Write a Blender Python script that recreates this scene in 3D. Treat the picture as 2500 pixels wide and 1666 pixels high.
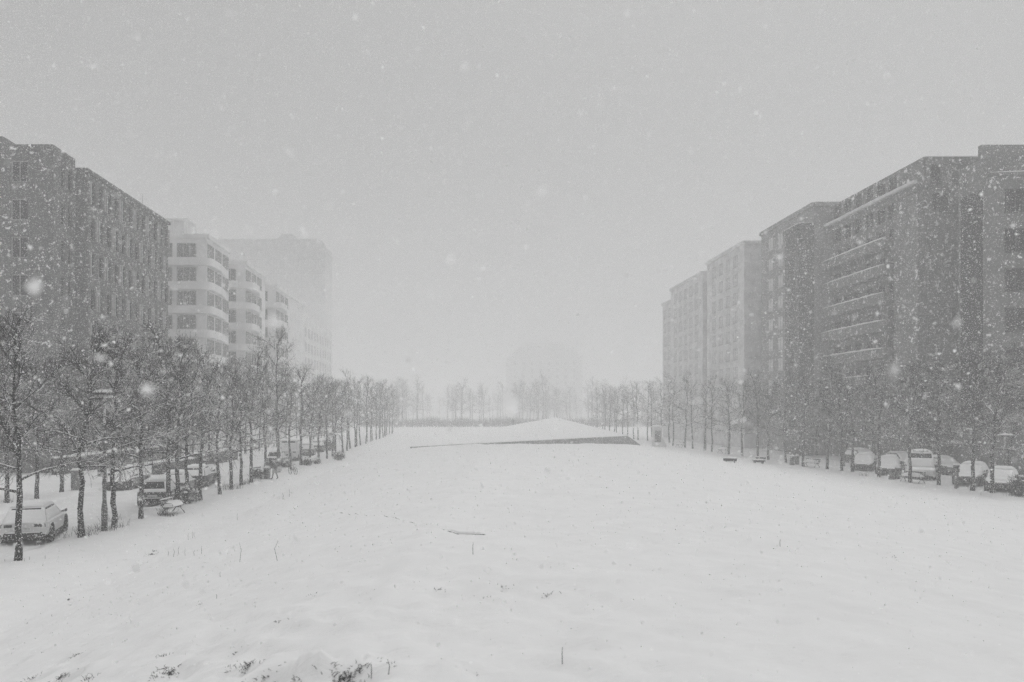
import bpy, bmesh, math, random
import numpy as np
from mathutils import Vector, Matrix
for o in list(bpy.data.objects):
    bpy.data.objects.remove(o)
SC = bpy.context.scene
COL = SC.collection
R = math.radians
random.seed(7)

# ------------------------------------------------------------------ camera, sky, sun, exposure
ZE = 5.5                      # eye height above the street
F = 1800.0                    # focal length in photo pixels (2500 wide)
cam_d = bpy.data.cameras.new("camera")
cam = bpy.data.objects.new("camera", cam_d)
COL.objects.link(cam)
cam.location = (0, 0, ZE)
cam.rotation_euler = (R(90), 0, 0)
cam_d.sensor_width = 36
cam_d.lens = 36 * F / 2500
cam_d.shift_x = 140 / 2500
cam_d.shift_y = 167 / 2500
cam_d.clip_start = 0.05
cam_d.clip_end = 5000
cam_d.dof.use_dof = True
cam_d.dof.focus_distance = 48
cam_d.dof.aperture_fstop = 2.2
SC.camera = cam

SUN_EL, SUN_AZ = 74, 30       # veiled sun high overhead
world = bpy.data.worlds.new("World")
SC.world = world
world.use_nodes = True
wn = world.node_tree
for n in list(wn.nodes):
    wn.nodes.remove(n)
sky = wn.nodes.new("ShaderNodeTexSky")
sky.sky_type = 'NISHITA'
sky.sun_disc = False
sky.sun_elevation = R(SUN_EL)
sky.sun_rotation = R(SUN_AZ)
sky.dust_density = 4.0
bw = wn.nodes.new("ShaderNodeRGBToBW")
bg = wn.nodes.new("ShaderNodeBackground")
bg.inputs["Strength"].default_value = 0.124
wo = wn.nodes.new("ShaderNodeOutputWorld")
wn.links.new(sky.outputs[0], bw.inputs[0])
wn.links.new(bw.outputs[0], bg.inputs[0])
wn.links.new(bg.outputs[0], wo.inputs[0])

sun_d = bpy.data.lights.new("sun", 'SUN')
sun_d.energy = 0.8
sun_d.angle = R(40)
sun_d.color = (1, 1, 1)
sun = bpy.data.objects.new("sun", sun_d)
COL.objects.link(sun)
sd = Vector((math.sin(R(SUN_AZ)) * math.cos(R(SUN_EL)), math.cos(R(SUN_AZ)) * math.cos(R(SUN_EL)), math.sin(R(SUN_EL))))
sun.rotation_euler = (-sd).to_track_quat('-Z', 'Y').to_euler()
sun.location = sd * 200

SC.view_settings.view_transform = 'Standard'
SC.view_settings.look = 'None'
SC.view_settings.gamma = 1
SC.view_settings.use_curve_mapping = False
SC.view_settings.exposure = 0.0
SC.cycles.volume_bounces = 8
SC.cycles.use_denoising = True
SC.cycles.denoiser = 'OPENIMAGEDENOISE'
SC.cycles.denoising_input_passes = 'RGB_ALBEDO_NORMAL'
SC.cycles.denoising_prefilter = 'NONE'
SC.cycles.max_bounces = 10
SC.cycles.diffuse_bounces = 4
SC.cycles.caustics_reflective = False
SC.cycles.caustics_refractive = False

HAZE_DENSITY = 0.0040
FLAKES = 3000000

# ------------------------------------------------------------------ helpers
def P(px, py, Y):
    """photo pixel + distance -> world point (used to read positions off the photograph)"""
    return Vector(((px - 1110) * Y / F, Y, ZE - (py - 1000) * Y / F))

def X_of(px, Y):
    return (px - 1110) * Y / F

def Y_of(py, z=0.0):
    return (ZE - z) * F / (py - 1000)

def tag(o, label=None, cat=None, group=None, kind=None):
    if label: o['label'] = label
    if cat: o['category'] = cat
    if group: o['group'] = group
    if kind: o['kind'] = kind
    return o

def thing(name, label, cat, loc=(0, 0, 0), rz=0.0, group=None):
    o = bpy.data.objects.new(name, None)
    o.empty_display_size = 0.2
    COL.objects.link(o)
    o.location = loc
    o.rotation_euler = (0, 0, rz)
    return tag(o, label, cat, group)

def copy_tree(o, parent=None):
    c = o.copy()
    COL.objects.link(c)
    if parent: c.parent = parent
    for ch in list(o.children):
        copy_tree(ch, c)
    return c

def clone(o, label, loc, rz=0.0, group=None, s=None):
    c = copy_tree(o)
    c['label'] = label
    if group: c['group'] = group
    c.location = loc
    c.rotation_euler = (0, 0, rz)
    if s: c.scale = s
    return c

class MB:
    """collects simple shapes into one mesh"""
    def __init__(s):
        s.v, s.f = [], []
    def add(s, vs, fs):
        b = len(s.v)
        s.v += [tuple(p) for p in vs]
        s.f += [tuple(i + b for i in f) for f in fs]
        return s
    def box(s, c, d, rz=0.0):
        cx, cy, cz = c; a, b, h = d[0] / 2, d[1] / 2, d[2] / 2
        ca, sa = math.cos(rz), math.sin(rz)
        vs = []
        for z in (-h, h):
            for x, y in ((-a, -b), (a, -b), (a, b), (-a, b)):
                vs.append((cx + x * ca - y * sa, cy + x * sa + y * ca, cz + z))
        return s.add(vs, [(3, 2, 1, 0), (4, 5, 6, 7), (0, 1, 5, 4), (1, 2, 6, 5), (2, 3, 7, 6), (3, 0, 4, 7)])
    def bx(s, x0, x1, y0, y1, z0, z1):
        return s.box(((x0 + x1) / 2, (y0 + y1) / 2, (z0 + z1) / 2), (abs(x1 - x0), abs(y1 - y0), abs(z1 - z0)))
    def tube(s, pts, rad, n=6, caps=True, closed=False):
        pts = [Vector(p) for p in pts]
        m = len(pts)
        if not isinstance(rad, (list, tuple)): rad = [rad] * m
        vs, fs = [], []
        up = None
        for i in range(m):
            if closed:
                t = pts[(i + 1) % m] - pts[i - 1]
            else:
                t = pts[min(i + 1, m - 1)] - pts[max(i - 1, 0)]
            t.normalize()
            if up is None:
                up = Vector((0, 0, 1)) if abs(t.z) < 0.9 else Vector((1, 0, 0))
            a = t.cross(up)
            if a.length < 1e-4: a = t.cross(Vector((0.3, 1, 0.2)))
            a.normalize()
            b = t.cross(a); up = -b if False else up
            for k in range(n):
                an = 2 * math.pi * k / n
                vs.append(pts[i] + (a * math.cos(an) + b * math.sin(an)) * rad[i])
        for i in range(m if closed else m - 1):
            j = (i + 1) % m
            for k in range(n):
                k2 = (k + 1) % n
                fs.append((i * n + k, i * n + k2, j * n + k2, j * n + k))
        if caps and not closed:
            fs.append(tuple(range(n - 1, -1, -1)))
            fs.append(tuple((m - 1) * n + k for k in range(n)))
        return s.add(vs, fs)
    def ring(s, c, r, tr, axis='x', n=20, m=6):
        pts = []
        for i in range(n):
            a = 2 * math.pi * i / n
            u, w = math.cos(a) * r, math.sin(a) * r
            pts.append((c[0], c[1] + u, c[2] + w) if axis == 'x' else (c[0] + u, c[1], c[2] + w) if axis == 'y' else (c[0] + u, c[1] + w, c[2]))
        return s.tube(pts, tr, m, closed=True)
    def cyl(s, p0, p1, r0, r1=None, n=12):
        return s.tube([p0, p1], [r0, r0 if r1 is None else r1], n)
    def loft(s, rings, caps=True):
        n = len(rings[0]); vs = [p for r in rings for p in r]; fs = []
        for i in range(len(rings) - 1):
            for k in range(n):
                k2 = (k + 1) % n
                fs.append((i * n + k, i * n + k2, (i + 1) * n + k2, (i + 1) * n + k))
        if caps:
            fs.append(tuple(range(n - 1, -1, -1)))
            fs.append(tuple((len(rings) - 1) * n + k for k in range(n)))
        return s.add(vs, fs)
    def lathe(s, prof, c=(0, 0, 0), n=16):
        rings = [[(c[0] + r * math.cos(2 * math.pi * k / n), c[1] + r * math.sin(2 * math.pi * k / n), c[2] + z) for k in range(n)] for r, z in prof]
        return s.loft(rings)
    def sheet(s, a, b, c, d, t, n=8, m=8, seed=0, rough=0.25, nor=None):
        """soft snow pillow lying on the quad a b c d (counter-clockwise seen from outside)"""
        rnd = random.Random(seed)
        a, b, c, d = map(Vector, (a, b, c, d))
        nn = Vector(nor) if nor else (b - a).cross(d - a).normalized()
        top, bot = [], []
        for j in range(m + 1):
            for i in range(n + 1):
                u, w = i / n, j / m
                p = a * (1 - u) * (1 - w) + b * u * (1 - w) + c * u * w + d * (1 - u) * w
                e = (min(1, 5 * u) * min(1, 5 * (1 - u)) * min(1, 5 * w) * min(1, 5 * (1 - w))) ** 0.45
                top.append(p + nn * t * e * (1 + rough * (rnd.random() - .5)))
                bot.append(p - nn * 0.012)
        N = (n + 1) * (m + 1); vs = top + bot; fs = []
        for j in range(m):
            for i in range(n):
                q = j * (n + 1) + i
                fs.append((q, q + 1, q + n + 2, q + n + 1))
                fs.append((N + q, N + q + n + 1, N + q + n + 2, N + q + 1))
        for i in range(n):
            fs.append((i, N + i, N + i + 1, i + 1)); q = m * (n + 1) + i
            fs.append((q, q + 1, N + q + 1, N + q))
        for j in range(m):
            q = j * (n + 1)
            fs.append((q, q + n + 1, N + q + n + 1, N + q)); q += n
            fs.append((q, N + q, N + q + n + 1, q + n + 1))
        return s.add(vs, fs)
    def mesh(s, name, mat, smooth=False):
        me = bpy.data.meshes.new(name)
        me.from_pydata(s.v, [], s.f)
        me.materials.append(mat)
        if smooth: me.polygons.foreach_set("use_smooth", [True] * len(me.polygons))
        me.update()
        return me
    def build(s, name, mat, parent=None, smooth=False, sub=0, bevel=0):
        me = s.mesh(name, mat, smooth)
        o = bpy.data.objects.new(name, me)
        COL.objects.link(o)
        if parent: o.parent = parent
        if bevel:
            b = o.modifiers.new("bevel", 'BEVEL'); b.width = bevel; b.segments = 2; b.limit_method = 'ANGLE'
        if sub:
            m = o.modifiers.new("sub", 'SUBSURF'); m.levels = sub; m.render_levels = sub
        return o

def put(name, me, parent=None, loc=None, rz=0.0):
    o = bpy.data.objects.new(name, me)
    COL.objects.link(o)
    if parent: o.parent = parent
    if loc: o.location = loc
    o.rotation_euler = (0, 0, rz)
    return o

# ------------------------------------------------------------------ materials
def nodes(name):
    m = bpy.data.materials.new(name); m.use_nodes = True
    nt = m.node_tree
    return m, nt, nt.nodes["Principled BSDF"]

def noise(nt, scale, detail=4, coord='Object', rough=.55):
    tc = nt.nodes.new("ShaderNodeTexCoord"); n = nt.nodes.new("ShaderNodeTexNoise")
    n.inputs["Scale"].default_value = scale; n.inputs["Detail"].default_value = detail; n.inputs["Roughness"].default_value = rough
    nt.links.new(tc.outputs[coord], n.inputs["Vector"])
    return n

def ramp(nt, src, a, b, ca, cb):
    r = nt.nodes.new("ShaderNodeValToRGB")
    e = r.color_ramp.elements
    e[0].position, e[1].position = a, b
    e[0].color, e[1].color = (ca, ca, ca, 1), (cb, cb, cb, 1)
    nt.links.new(src, r.inputs[0])
    return r

def grey(name, v, var=0.25, scale=3.0, rough=0.8, bump=0.0, spec=0.3, snow=0.0, speck=0.0, speck_scale=22.0):
    """grey surface with mottling; snow = how readily snow settles on upward faces, speck = wind-blown snow stuck to it"""
    m, nt, bs = nodes(name)
    bs.inputs["Roughness"].default_value = rough
    bs.inputs["Specular IOR Level"].default_value = spec
    n = noise(nt, scale)
    col = ramp(nt, n.outputs[0], .3, .7, v * (1 - var), v * (1 + var)).outputs[0]
    if bump:
        b = nt.nodes.new("ShaderNodeBump"); b.inputs["Strength"].default_value = bump
        nt.links.new(n.outputs[0], b.inputs["Height"]); nt.links.new(b.outputs[0], bs.inputs["Normal"])
    def over(col, fac):
        mx = nt.nodes.new("ShaderNodeMix"); mx.data_type = 'RGBA'
        nt.links.new(fac, mx.inputs[0]); nt.links.new(col, mx.inputs[6])
        mx.inputs[7].default_value = (.82, .82, .82, 1)
        return mx.outputs[2]
    if speck:
        n2 = noise(nt, speck_scale, 3, rough=.7)
        col = over(col, ramp(nt, n2.outputs[0], .62 - .12 * speck, .66 - .12 * speck, 0, 1).outputs[0])
    if snow:
        g = nt.nodes.new("ShaderNodeNewGeometry"); sp = nt.nodes.new("ShaderNodeSeparateXYZ")
        nt.links.new(g.outputs["Normal"], sp.inputs[0])
        n3 = noise(nt, 6.0, 3)
        ad = nt.nodes.new("ShaderNodeMath"); ad.operation = 'MULTIPLY_ADD'
        nt.links.new(n3.outputs[0], ad.inputs[0]); ad.inputs[1].default_value = .7
        nt.links.new(sp.outputs[2], ad.inputs[2])
        col = over(col, ramp(nt, ad.outputs[0], 1.15 - .5 * snow, 1.25 - .5 * snow, 0, 1).outputs[0])
    nt.links.new(col, bs.inputs["Base Color"])
    return m

def snow_material(name, v, bump=0.3, scale=2.0, var=.03):
    m, nt, bs = nodes(name)
    bs.inputs["Roughness"].default_value = .9
    bs.inputs["Specular IOR Level"].default_value = .15
    n = noise(nt, scale, 8, rough=.62)
    c = ramp(nt, n.outputs[0], .3, .7, v * (1 - var), min(.92, v * (1 + var)))
    nt.links.new(c.outputs[0], bs.inputs["Base Color"])
    b = nt.nodes.new("ShaderNodeBump"); b.inputs["Strength"].default_value = bump; b.inputs["Distance"].default_value = .05
    nt.links.new(n.outputs[0], b.inputs["Height"]); nt.links.new(b.outputs[0], bs.inputs["Normal"])
    return m

def lawn_material(name, v):
    m = snow_material(name, v, .45, 1.6)
    nt = m.node_tree
    tc = nt.nodes.new('ShaderNodeTexCoord'); mp = nt.nodes.new('ShaderNodeMapping')
    mp.inputs['Rotation'].default_value = (0, 0, .5); mp.inputs['Scale'].default_value = (.9, 7.0, 1)
    n = nt.nodes.new('ShaderNodeTexNoise'); n.inputs['Scale'].default_value = 2.2; n.inputs['Detail'].default_value = 7; n.inputs['Roughness'].default_value = .65
    nt.links.new(tc.outputs['Object'], mp.inputs[0]); nt.links.new(mp.outputs[0], n.inputs['Vector'])
    b0 = [x for x in nt.nodes if x.type == 'BUMP'][0]
    b = nt.nodes.new('ShaderNodeBump'); b.inputs['Strength'].default_value = .5; b.inputs['Distance'].default_value = .03
    nt.links.new(n.outputs[0], b.inputs['Height']); nt.links.new(b0.outputs[0], b.inputs['Normal'])
    nt.links.new(b.outputs[0], nt.nodes['Principled BSDF'].inputs['Normal'])
    return m

M_SNOW = snow_material("snow", .78)
M_LAWN = lawn_material("lawn_snow", .74)
M_ROAD = snow_material("road_snow", .68, .3, .7, .06)
M_BARK = grey("bark", .013, .4, 9, .9, .6, snow=.5, speck=.45, speck_scale=17)
M_TWIG = grey("twig", .018, .3, 5, .9, snow=.38, speck=.0)
M_BRANCH = grey("snowy_branch", .25, .3, 5, .9, snow=.9, speck=.8, speck_scale=3)
M_SHRUB = grey("shrub_twig", .05, .4, 5, .9, snow=.5)
M_GRASS = grey("dead_grass", .035, .5, 12, .9)
M_STONE_DK = grey("dark_stone", .11, .25, 1.2, .85, snow=.5, speck=.1, speck_scale=2.5)
M_STONE_MD = grey("grey_stone", .50, .2, .8, .85, snow=.5)
M_STONE_R = grey("grey_brick", .17, .22, .8, .85, snow=.5, speck=.2, speck_scale=2.0)
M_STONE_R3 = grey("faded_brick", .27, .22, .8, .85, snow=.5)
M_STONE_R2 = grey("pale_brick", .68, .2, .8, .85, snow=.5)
M_STONE_LT = grey("pale_render", .80, .12, .5, .85, snow=.5)
M_STONE_FAR = grey("far_render", .45, .15, .3, .85)
M_CONC = grey("concrete", .33, .3, 1.1, .9, snow=.5)
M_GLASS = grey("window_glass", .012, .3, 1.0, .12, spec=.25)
M_GLASS_BD = grey("dim_glass", .10, .3, 1.0, .2, spec=.4)
M_SHUT = grey("shutter", .34, .2, 2, .8)
M_GLASS_GR = grey("haze_paled_glass", .56, .3, 1.0, .3, spec=.5)  # far panes coloured pale to stand in for the fading of thicker haze
M_FRAME = grey("window_frame", .35, .1, 2, .6)
M_FRAME_DK = grey("dark_frame", .06, .1, 2, .6)
M_METAL = grey("dark_metal", .035, .3, 6, .6, snow=.6, speck=.3, speck_scale=26)
M_METAL_MD = grey("grey_metal", .12, .3, 6, .6, snow=.6, speck=.35, speck_scale=20)
M_WOOD = grey("bench_slat", .05, .4, 8, .8, snow=.5)
M_TYRE = grey("tyre_rubber", .02, .3, 8, .9, speck=.55, speck_scale=14)
M_RIM = grey("wheel_rim", .3, .2, 6, .5)
M_LAMP = grey("tail_light", .05, .3, 8, .25, spec=.6)
M_PAINT_W = grey("white_paint", .62, .06, 3, .4, snow=.7, speck=.1, speck_scale=5)
M_PAINT_D = grey("dark_paint", .035, .3, 3, .35, snow=.7, speck=.35, speck_scale=11)
M_PAINT_G = grey("grey_paint", .14, .3, 3, .35, snow=.7, speck=.35, speck_scale=11)
M_UNDER = grey("bumper_plastic", .022, .3, 8, .8, speck=.3, speck_scale=15)
M_PLATE = grey("number_plate", .5, .2, 14, .6)
M_SIGN = grey("sign_white", .7, .1, 5, .6)
M_CLOTH = grey("dark_coat", .03, .3, 10, .9, snow=.25, speck=.35, speck_scale=16)
M_TROUS = grey("dark_trousers", .025, .3, 10, .9)
M_SKIN = grey("skin", .35, .1, 10, .6)
M_BAG = grey("light_bag", .55, .1, 8, .8)

# ------------------------------------------------------------------ terrain
def sstep(a, b, x):
    t = np.clip((x - a) / (b - a), 0, 1)
    return t * t * (3 - 2 * t)

rs = np.random.RandomState(3)
WAVES = [(rs.uniform(-1, 1) * k, rs.uniform(-1, 1) * k * .8, rs.uniform(0, 6.28), a)
         for k, a in [(1.1, .020)] * 5 + [(2.6, .010)] * 6 + [(6, .0042)] * 8 + [(14, .0036)] * 10 + [(27, .0020)] * 10]
# hollows in the snow near the camera: footprints and grass dips (photo px, radius m, depth m)
HOLES_PX = [(185, 1602, .16, .06), (395, 1604, .14, .05), (415, 1640, .22, .10), (600, 1628, .16, .06), (680, 1515, .12, .04),
            (490, 1475, .12, .04), (75, 1655, .2, .09), (150, 1655, .2, .09), (845, 1655, .26, .12), (560, 1630, .1, .04),
            (30, 1580, .12, .05), (60, 1570, .1, .04), (105, 1592, .1, .05), (345, 1560, .25, .03), (170, 1466, .1, .05),
            (645, 1662, .2, .08), (720, 1666, .2, .08), (400, 1475, .14, .03), (1163, 1640, .15, .04), (925, 1612, .1, .03),
            (1075, 1441, .12, .03), (1228, 1438, .12, .03), (1332, 1460, .12, .03), (762, 1453, .14, .03), (20, 1632, .25, .05),
            (70, 1540, .12, .04), (120, 1545, .1, .03), (575, 1593, .1, .04), (540, 1497, .15, .03), (300, 1530, .2, .03)] + [(rs.uniform(0, 900), rs.uniform(1480, 1666), rs.uniform(.05, .14), rs.uniform(.012, .035)) for _ in range(60)] + [(rs.uniform(900, 2500), rs.uniform(1450, 1666), rs.uniform(.04, .1), rs.uniform(.006, .016)) for _ in range(40)]

def base_ground(X, Y):
    X = np.asarray(X, float); Y = np.asarray(Y, float)
    Yc = np.clip(Y, -20, 85)
    crest = 3.85 - .0276 * Yc
    f = np.clip(Yc / 85, 0, 1)
    tl = np.clip((X + 11) / (11 - 1.2 + 5.2 * f), 0, 1)
    tl = (.75 * tl + .25 * tl * tl * (3 - 2 * tl)) ** (1 - .62 * f)
    xs = 2 + 18 * f
    tr = np.clip((31 - X) / (31 - xs), 0, 1)
    tr = .55 * tr + .45 * tr * tr * (3 - 2 * tr)
    z = crest * np.minimum(tl, 1) * np.minimum(tr, 1)
    z = z * (1 - sstep(84, 89, Y)) * sstep(-30, -8, Y)
    z = np.maximum(z, 0)
    # road troughs: a kerb of about 0.1 m under the snow
    road = sstep(-16.75, -16.95, X) * sstep(-24.6, -24.4, X) + sstep(35.75, 35.95, X) * sstep(43.0, 42.8, X)
    z = z - .10 * road * sstep(-60, -50, Y) * sstep(420, 400, Y)
    # gentle slope line where the lawn meets the left path
    z = z + .07 * np.exp(-((X + 10.9) / .28) ** 2) * sstep(90, 70, Y)
    return z

def pix_ground(px, py, g=base_ground):
    """march the photo ray to the ground"""
    dx, dz = (px - 1110) / F, -(py - 1000) / F
    lo, st = 1.0, .05
    y = lo
    while y < 140:
        if ZE + dz * y < float(g(dx * y, y)):
            break
        y += st
        st = max(.02, y * .004)
    return (dx * y, y, float(g(dx * y, y)))

HOLES = []
for px, py, r_, d_ in HOLES_PX:
    q = pix_ground(px, py)
    HOLES.append((q[0], q[1], r_, d_ * 1.5))

def ground(X, Y):
    X = np.asarray(X, float); Y = np.asarray(Y, float)
    z = base_ground(X, Y)
    w = sstep(260, 60, np.abs(Y)) * sstep(120, 60, np.abs(X))
    for kx, ky, ph, a in WAVES:
        z = z + a * np.sin(kx * X + ky * Y + ph + .8 * np.sin(.7 * ky * X - .5 * kx * Y)) * w * (1 + 1.6 * (abs(kx) + abs(ky) > 3) * sstep(3, -1, X) * sstep(10, 6, Y) * sstep(-14, -10, X))
    shape = z.shape; z = np.atleast_1d(z).ravel().copy(); Xr = np.broadcast_to(X, shape).ravel(); Yr = np.broadcast_to(Y, shape).ravel()
    near = np.nonzero((Yr < 30) & (Yr > 2) & (np.abs(Xr) < 25))[0]
    if len(near):
        xn, yn = Xr[near], Yr[near]; dz = np.zeros(len(near))
        for hx, hy, r_, d_ in HOLES:
            k = np.nonzero((np.abs(xn - hx) < 3 * r_) & (np.abs(yn - hy) < 3 * r_))[0]
            if len(k):
                dd = ((xn[k] - hx) ** 2 + (yn[k] - hy) ** 2) / (r_ * r_)
                dz[k] += -d_ * np.exp(-dd * 1.2) + .22 * d_ * np.exp(-((np.sqrt(dd) - 1.5) ** 2) * 4)
        z[near] += dz
    return z.reshape(shape)

def gz(x, y):
    return float(ground(x, y))

def axis(segs):
    out = []
    for a, b, s in segs:
        out += list(np.arange(a, b, s))
    out.append(segs[-1][1])
    return np.array(out)

gx = axis([(-1500, -300, 150), (-300, -60, 12), (-60, -26, 1.5), (-26, -12, .2), (-12, 12, .085), (12, 34, .3), (34, 46, .25), (46, 100, 4), (100, 300, 25), (300, 1500, 150)])
gy = axis([(-1500, -100, 200), (-100, -6, 6), (-6, 2.5, .5), (2.5, 13, .06), (13, 30, .16), (30, 100, .45), (100, 200, 3), (200, 500, 30), (500, 1500, 125)])
GX, GY = np.meshgrid(gx, gy)
GZ = ground(GX, GY)
nx, ny = len(gx), len(gy)
me = bpy.data.meshes.new("snowy_ground")
co = np.stack([GX, GY, GZ], -1).reshape(-1, 3)
I, J = np.meshgrid(np.arange(nx - 1), np.arange(ny - 1))
q = (J * nx + I).reshape(-1)
quads = np.stack([q, q + 1, q + nx + 1, q + nx], -1)
def fast_mesh(me, co, faces):
    k = faces.shape[1]; nf = len(faces)
    me.vertices.add(len(co)); me.vertices.foreach_set("co", co.astype(np.float32).reshape(-1))
    me.loops.add(nf * k); me.loops.foreach_set("vertex_index", faces.astype(np.int32).reshape(-1))
    me.polygons.add(nf); me.polygons.foreach_set("loop_start", np.arange(0, nf * k, k, dtype=np.int32))
    me.update(calc_edges=True)
fast_mesh(me, co, quads)
me.polygons.foreach_set("use_smooth", [True] * len(me.polygons))
me.materials.append(M_LAWN)
tag(put("snowy_ground", me), "snow covered lawn and pavements sloping down to the streets", None, None, 'structure')

def road_sheet(name, x0, x1, label):
    ys = np.concatenate([np.arange(-40, 30, 3), np.arange(30, 120, 1.0), np.arange(120, 401, 20)])
    xs = np.linspace(x0, x1, 22)
    XX, YY = np.meshgrid(xs, ys)
    ZZ = ground(XX, YY) + .02
    cx = (x0 + x1) / 2
    for off, dpt in ((-.8, .03), (.8, .03), (-2.3, .02)):
        ZZ += -.012 * np.exp(-((XX - cx - off + .25 * np.sin(YY * .07 + off)) / .2) ** 2)
    me = bpy.data.meshes.new(name)
    n2, n1 = XX.shape
    I, J = np.meshgrid(np.arange(n1 - 1), np.arange(n2 - 1)); q = (J * n1 + I).reshape(-1)
    fast_mesh(me, np.stack([XX, YY, ZZ], -1).reshape(-1, 3), np.stack([q, q + 1, q + n1 + 1, q + n1], -1))
    me.polygons.foreach_set("use_smooth", [True] * len(me.polygons))
    me.materials.append(M_ROAD)
    tag(put(name, me), label, None, None, 'structure')
road_sheet("left_road", -24.3, -17.0, "snow covered street with faint tyre tracks along the left buildings")
road_sheet("right_road", 36.0, 42.7, "snow covered street with parked cars along the right buildings")

# far tilted lawn with its retaining wall
A = Vector((-5.2, 93, ZE - 4.74)); B = Vector((21.8, 93, ZE - 3.36))
Cf = Vector((26.0, 190, ZE - 2.1)); Df = Vector((3.0, 190, ZE - 6.3))
mb = MB(); n, m = 40, 60
vs = []
rr = random.Random(4)
for j in range(m + 1):
    for i in range(n + 1):
        u, w = i / n, j / m
        p = A * (1 - u) * (1 - w) + B * u * (1 - w) + Cf * u * w + Df * (1 - u) * w
        p.z += .02 * (rr.random() - .5) - .35 * max(0, u - .93) * (1 - w) + .10
        vs.append(p)
mb.add(vs, [(j * (n + 1) + i, j * (n + 1) + i + 1, (j + 1) * (n + 1) + i + 1, (j + 1) * (n + 1) + i) for j in range(m) for i in range(n)])
# right and back banks of the mound
bank = []
for j in range(m + 1):
    w = j / m
    p = B * (1 - w) + Cf * w
    bank += [Vector((p.x, p.y, p.z + .09)), Vector((p.x + .9, p.y, p.z * .55)), Vector((p.x + 2.0 + 3 * w, p.y, -.12))]
mb.add(bank, [(j * 3 + k, j * 3 + k + 1, j * 3 + k + 4, j * 3 + k + 3) for j in range(m) for k in range(2)])
back = []
for i in range(n + 1):
    u = i / n; p = Df * (1 - u) + Cf * u
    back += [Vector((p.x, p.y, p.z + .1)), Vector((p.x + 1.5 * u, p.y + 3, -.3))]
mb.add(back, [(i * 2, i * 2 + 2, i * 2 + 3, i * 2 + 1) for i in range(n)])
o = mb.build("raised_lawn", M_LAWN, None, True)
tag(o, "second lawn tilted up into a snow covered wedge behind the wall", None, None, 'structure')
mb = MB()
rings = []
for x, z in ((A.x - .4, A.z + .02), (A.x + 8, None), (8, None), (15, None), (B.x, B.z)):
    if z is None:
        z = A.z + (B.z - A.z) * (x - A.x) / (B.x - A.x)
    rings.append([(x, 92.7, -.3), (x, 93.3, -.3), (x, 93.3, z + .03), (x, 92.7, z + .03)])
mb.loft(rings)
mb.loft([[(B.x + .003, 92.7, -.3), (B.x + .003, 93.3, -.3), (B.x + .003, 93.3, B.z), (B.x + .003, 92.7, B.z)],
         [(B.x + 1.6, 92.9, -.3), (B.x + 1.6, 93.3, -.3), (B.x + 1.6, 93.3, B.z - 1.1), (B.x + 1.6, 92.9, B.z - 1.1)]])
w_ = thing("retaining_wall", "low concrete retaining wall under the snowy wedge of lawn", "wall", (8, 92.7, 0))
o = mb.build("wall_face", M_CONC, None); o.parent = w_; o.matrix_parent_inverse = Matrix.Translation((-8, -92.7, 0))
mb = MB(); mb.sheet((A.x, 92.55, A.z + .05), (B.x, 92.55, B.z + .05), (B.x, 93.4, B.z + .05), (A.x, 93.4, A.z + .05), .12, 40, 4, 3)
o = mb.build("snow_cap", M_SNOW, None, True); o.parent = w_; o.matrix_parent_inverse = Matrix.Translation((-8, -92.7, 0))

# ------------------------------------------------------------------ buildings
def window_mesh(w, h, mull=1, frame=.07, mat_f=None, bar=None, glass=None):
    """returns (frame mesh, glass mesh); lies in the XZ plane, facing -Y, origin at lower centre"""
    f = MB(); g = MB()
    d = .08
    f.bx(-w / 2, -w / 2 + frame, -d, 0, 0, h); f.bx(w / 2 - frame, w / 2, -d, 0, 0, h)
    f.bx(-w / 2 + frame, w / 2 - frame, -d, 0, 0, frame); f.bx(-w / 2 + frame, w / 2 - frame, -d, 0, h - frame, h)
    for k in range(mull):
        x = -w / 2 + w * (k + 1) / (mull + 1)
        f.bx(x - frame * .45, x + frame * .45, -d + .01, 0, frame, h - frame)
    if bar: f.bx(-w / 2 + frame, w / 2 - frame, -d + .015, 0, h * bar - .03, h * bar + .03)
    f.bx(-w / 2 - .06, w / 2 + .06, -d - .10, -d, -.06, .012)
    g.bx(-w / 2 + frame, w / 2 - frame, -d + .03, -.01, frame, h - frame)
    return f.mesh("window_frame", mat_f or M_FRAME), g.mesh("window_pane", glass or M_GLASS)

class Facade:
    """local frame on a wall: u runs along it, n points outwards"""
    def __init__(s, o, u, n):
        s.o, s.u, s.n = Vector(o), Vector(u).normalized(), Vector(n).normalized()
        s.rz = math.atan2(s.n.y, s.n.x) + math.pi / 2
    def p(s, a, z, d=0.0):
        q = s.o + s.u * a + s.n * d
        return Vector((q.x, q.y, z))
    def box(s, mb, a0, a1, z0, z1, d0, d1):
        c = s.p((a0 + a1) / 2, (z0 + z1) / 2, (d0 + d1) / 2)
        return mb.box(c, (a1 - a0, abs(d1 - d0), z1 - z0), s.rz)
    def grid(s, mb, a0, a1, z0, z1, cells, depth=.28):
        """relief of piers and spandrels leaving the given (a0,a1,z0,z1) cells open; cells must form a grid"""
        cols = sorted({(round(c[0], 3), round(c[1], 3)) for c in cells}); rows = sorted({(round(c[2], 3), round(c[3], 3)) for c in cells})
        a = a0
        for c0, c1 in cols:
            s.box(mb, a, c0, z0, z1, 0, depth); a = c1
        s.box(mb, a, a1, z0, z1, 0, depth)
        for c0, c1 in cols:
            z = z0
            for r0, r1 in rows:
                s.box(mb, c0, c1, z, r0, 0, depth - .03); z = r1
            s.box(mb, c0, c1, z, z1, 0, depth - .03)
    def window(s, parent, fm, gm, a, z, d=.09):
        p = s.p(a, z, d)
        f = put("window", fm, parent, p, s.rz); put("pane", gm, f)
        return f

def cells(a_list, w, z_list, h):
    return [(a - w / 2, a + w / 2, z, z + h) for a in a_list for z in z_list]

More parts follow.
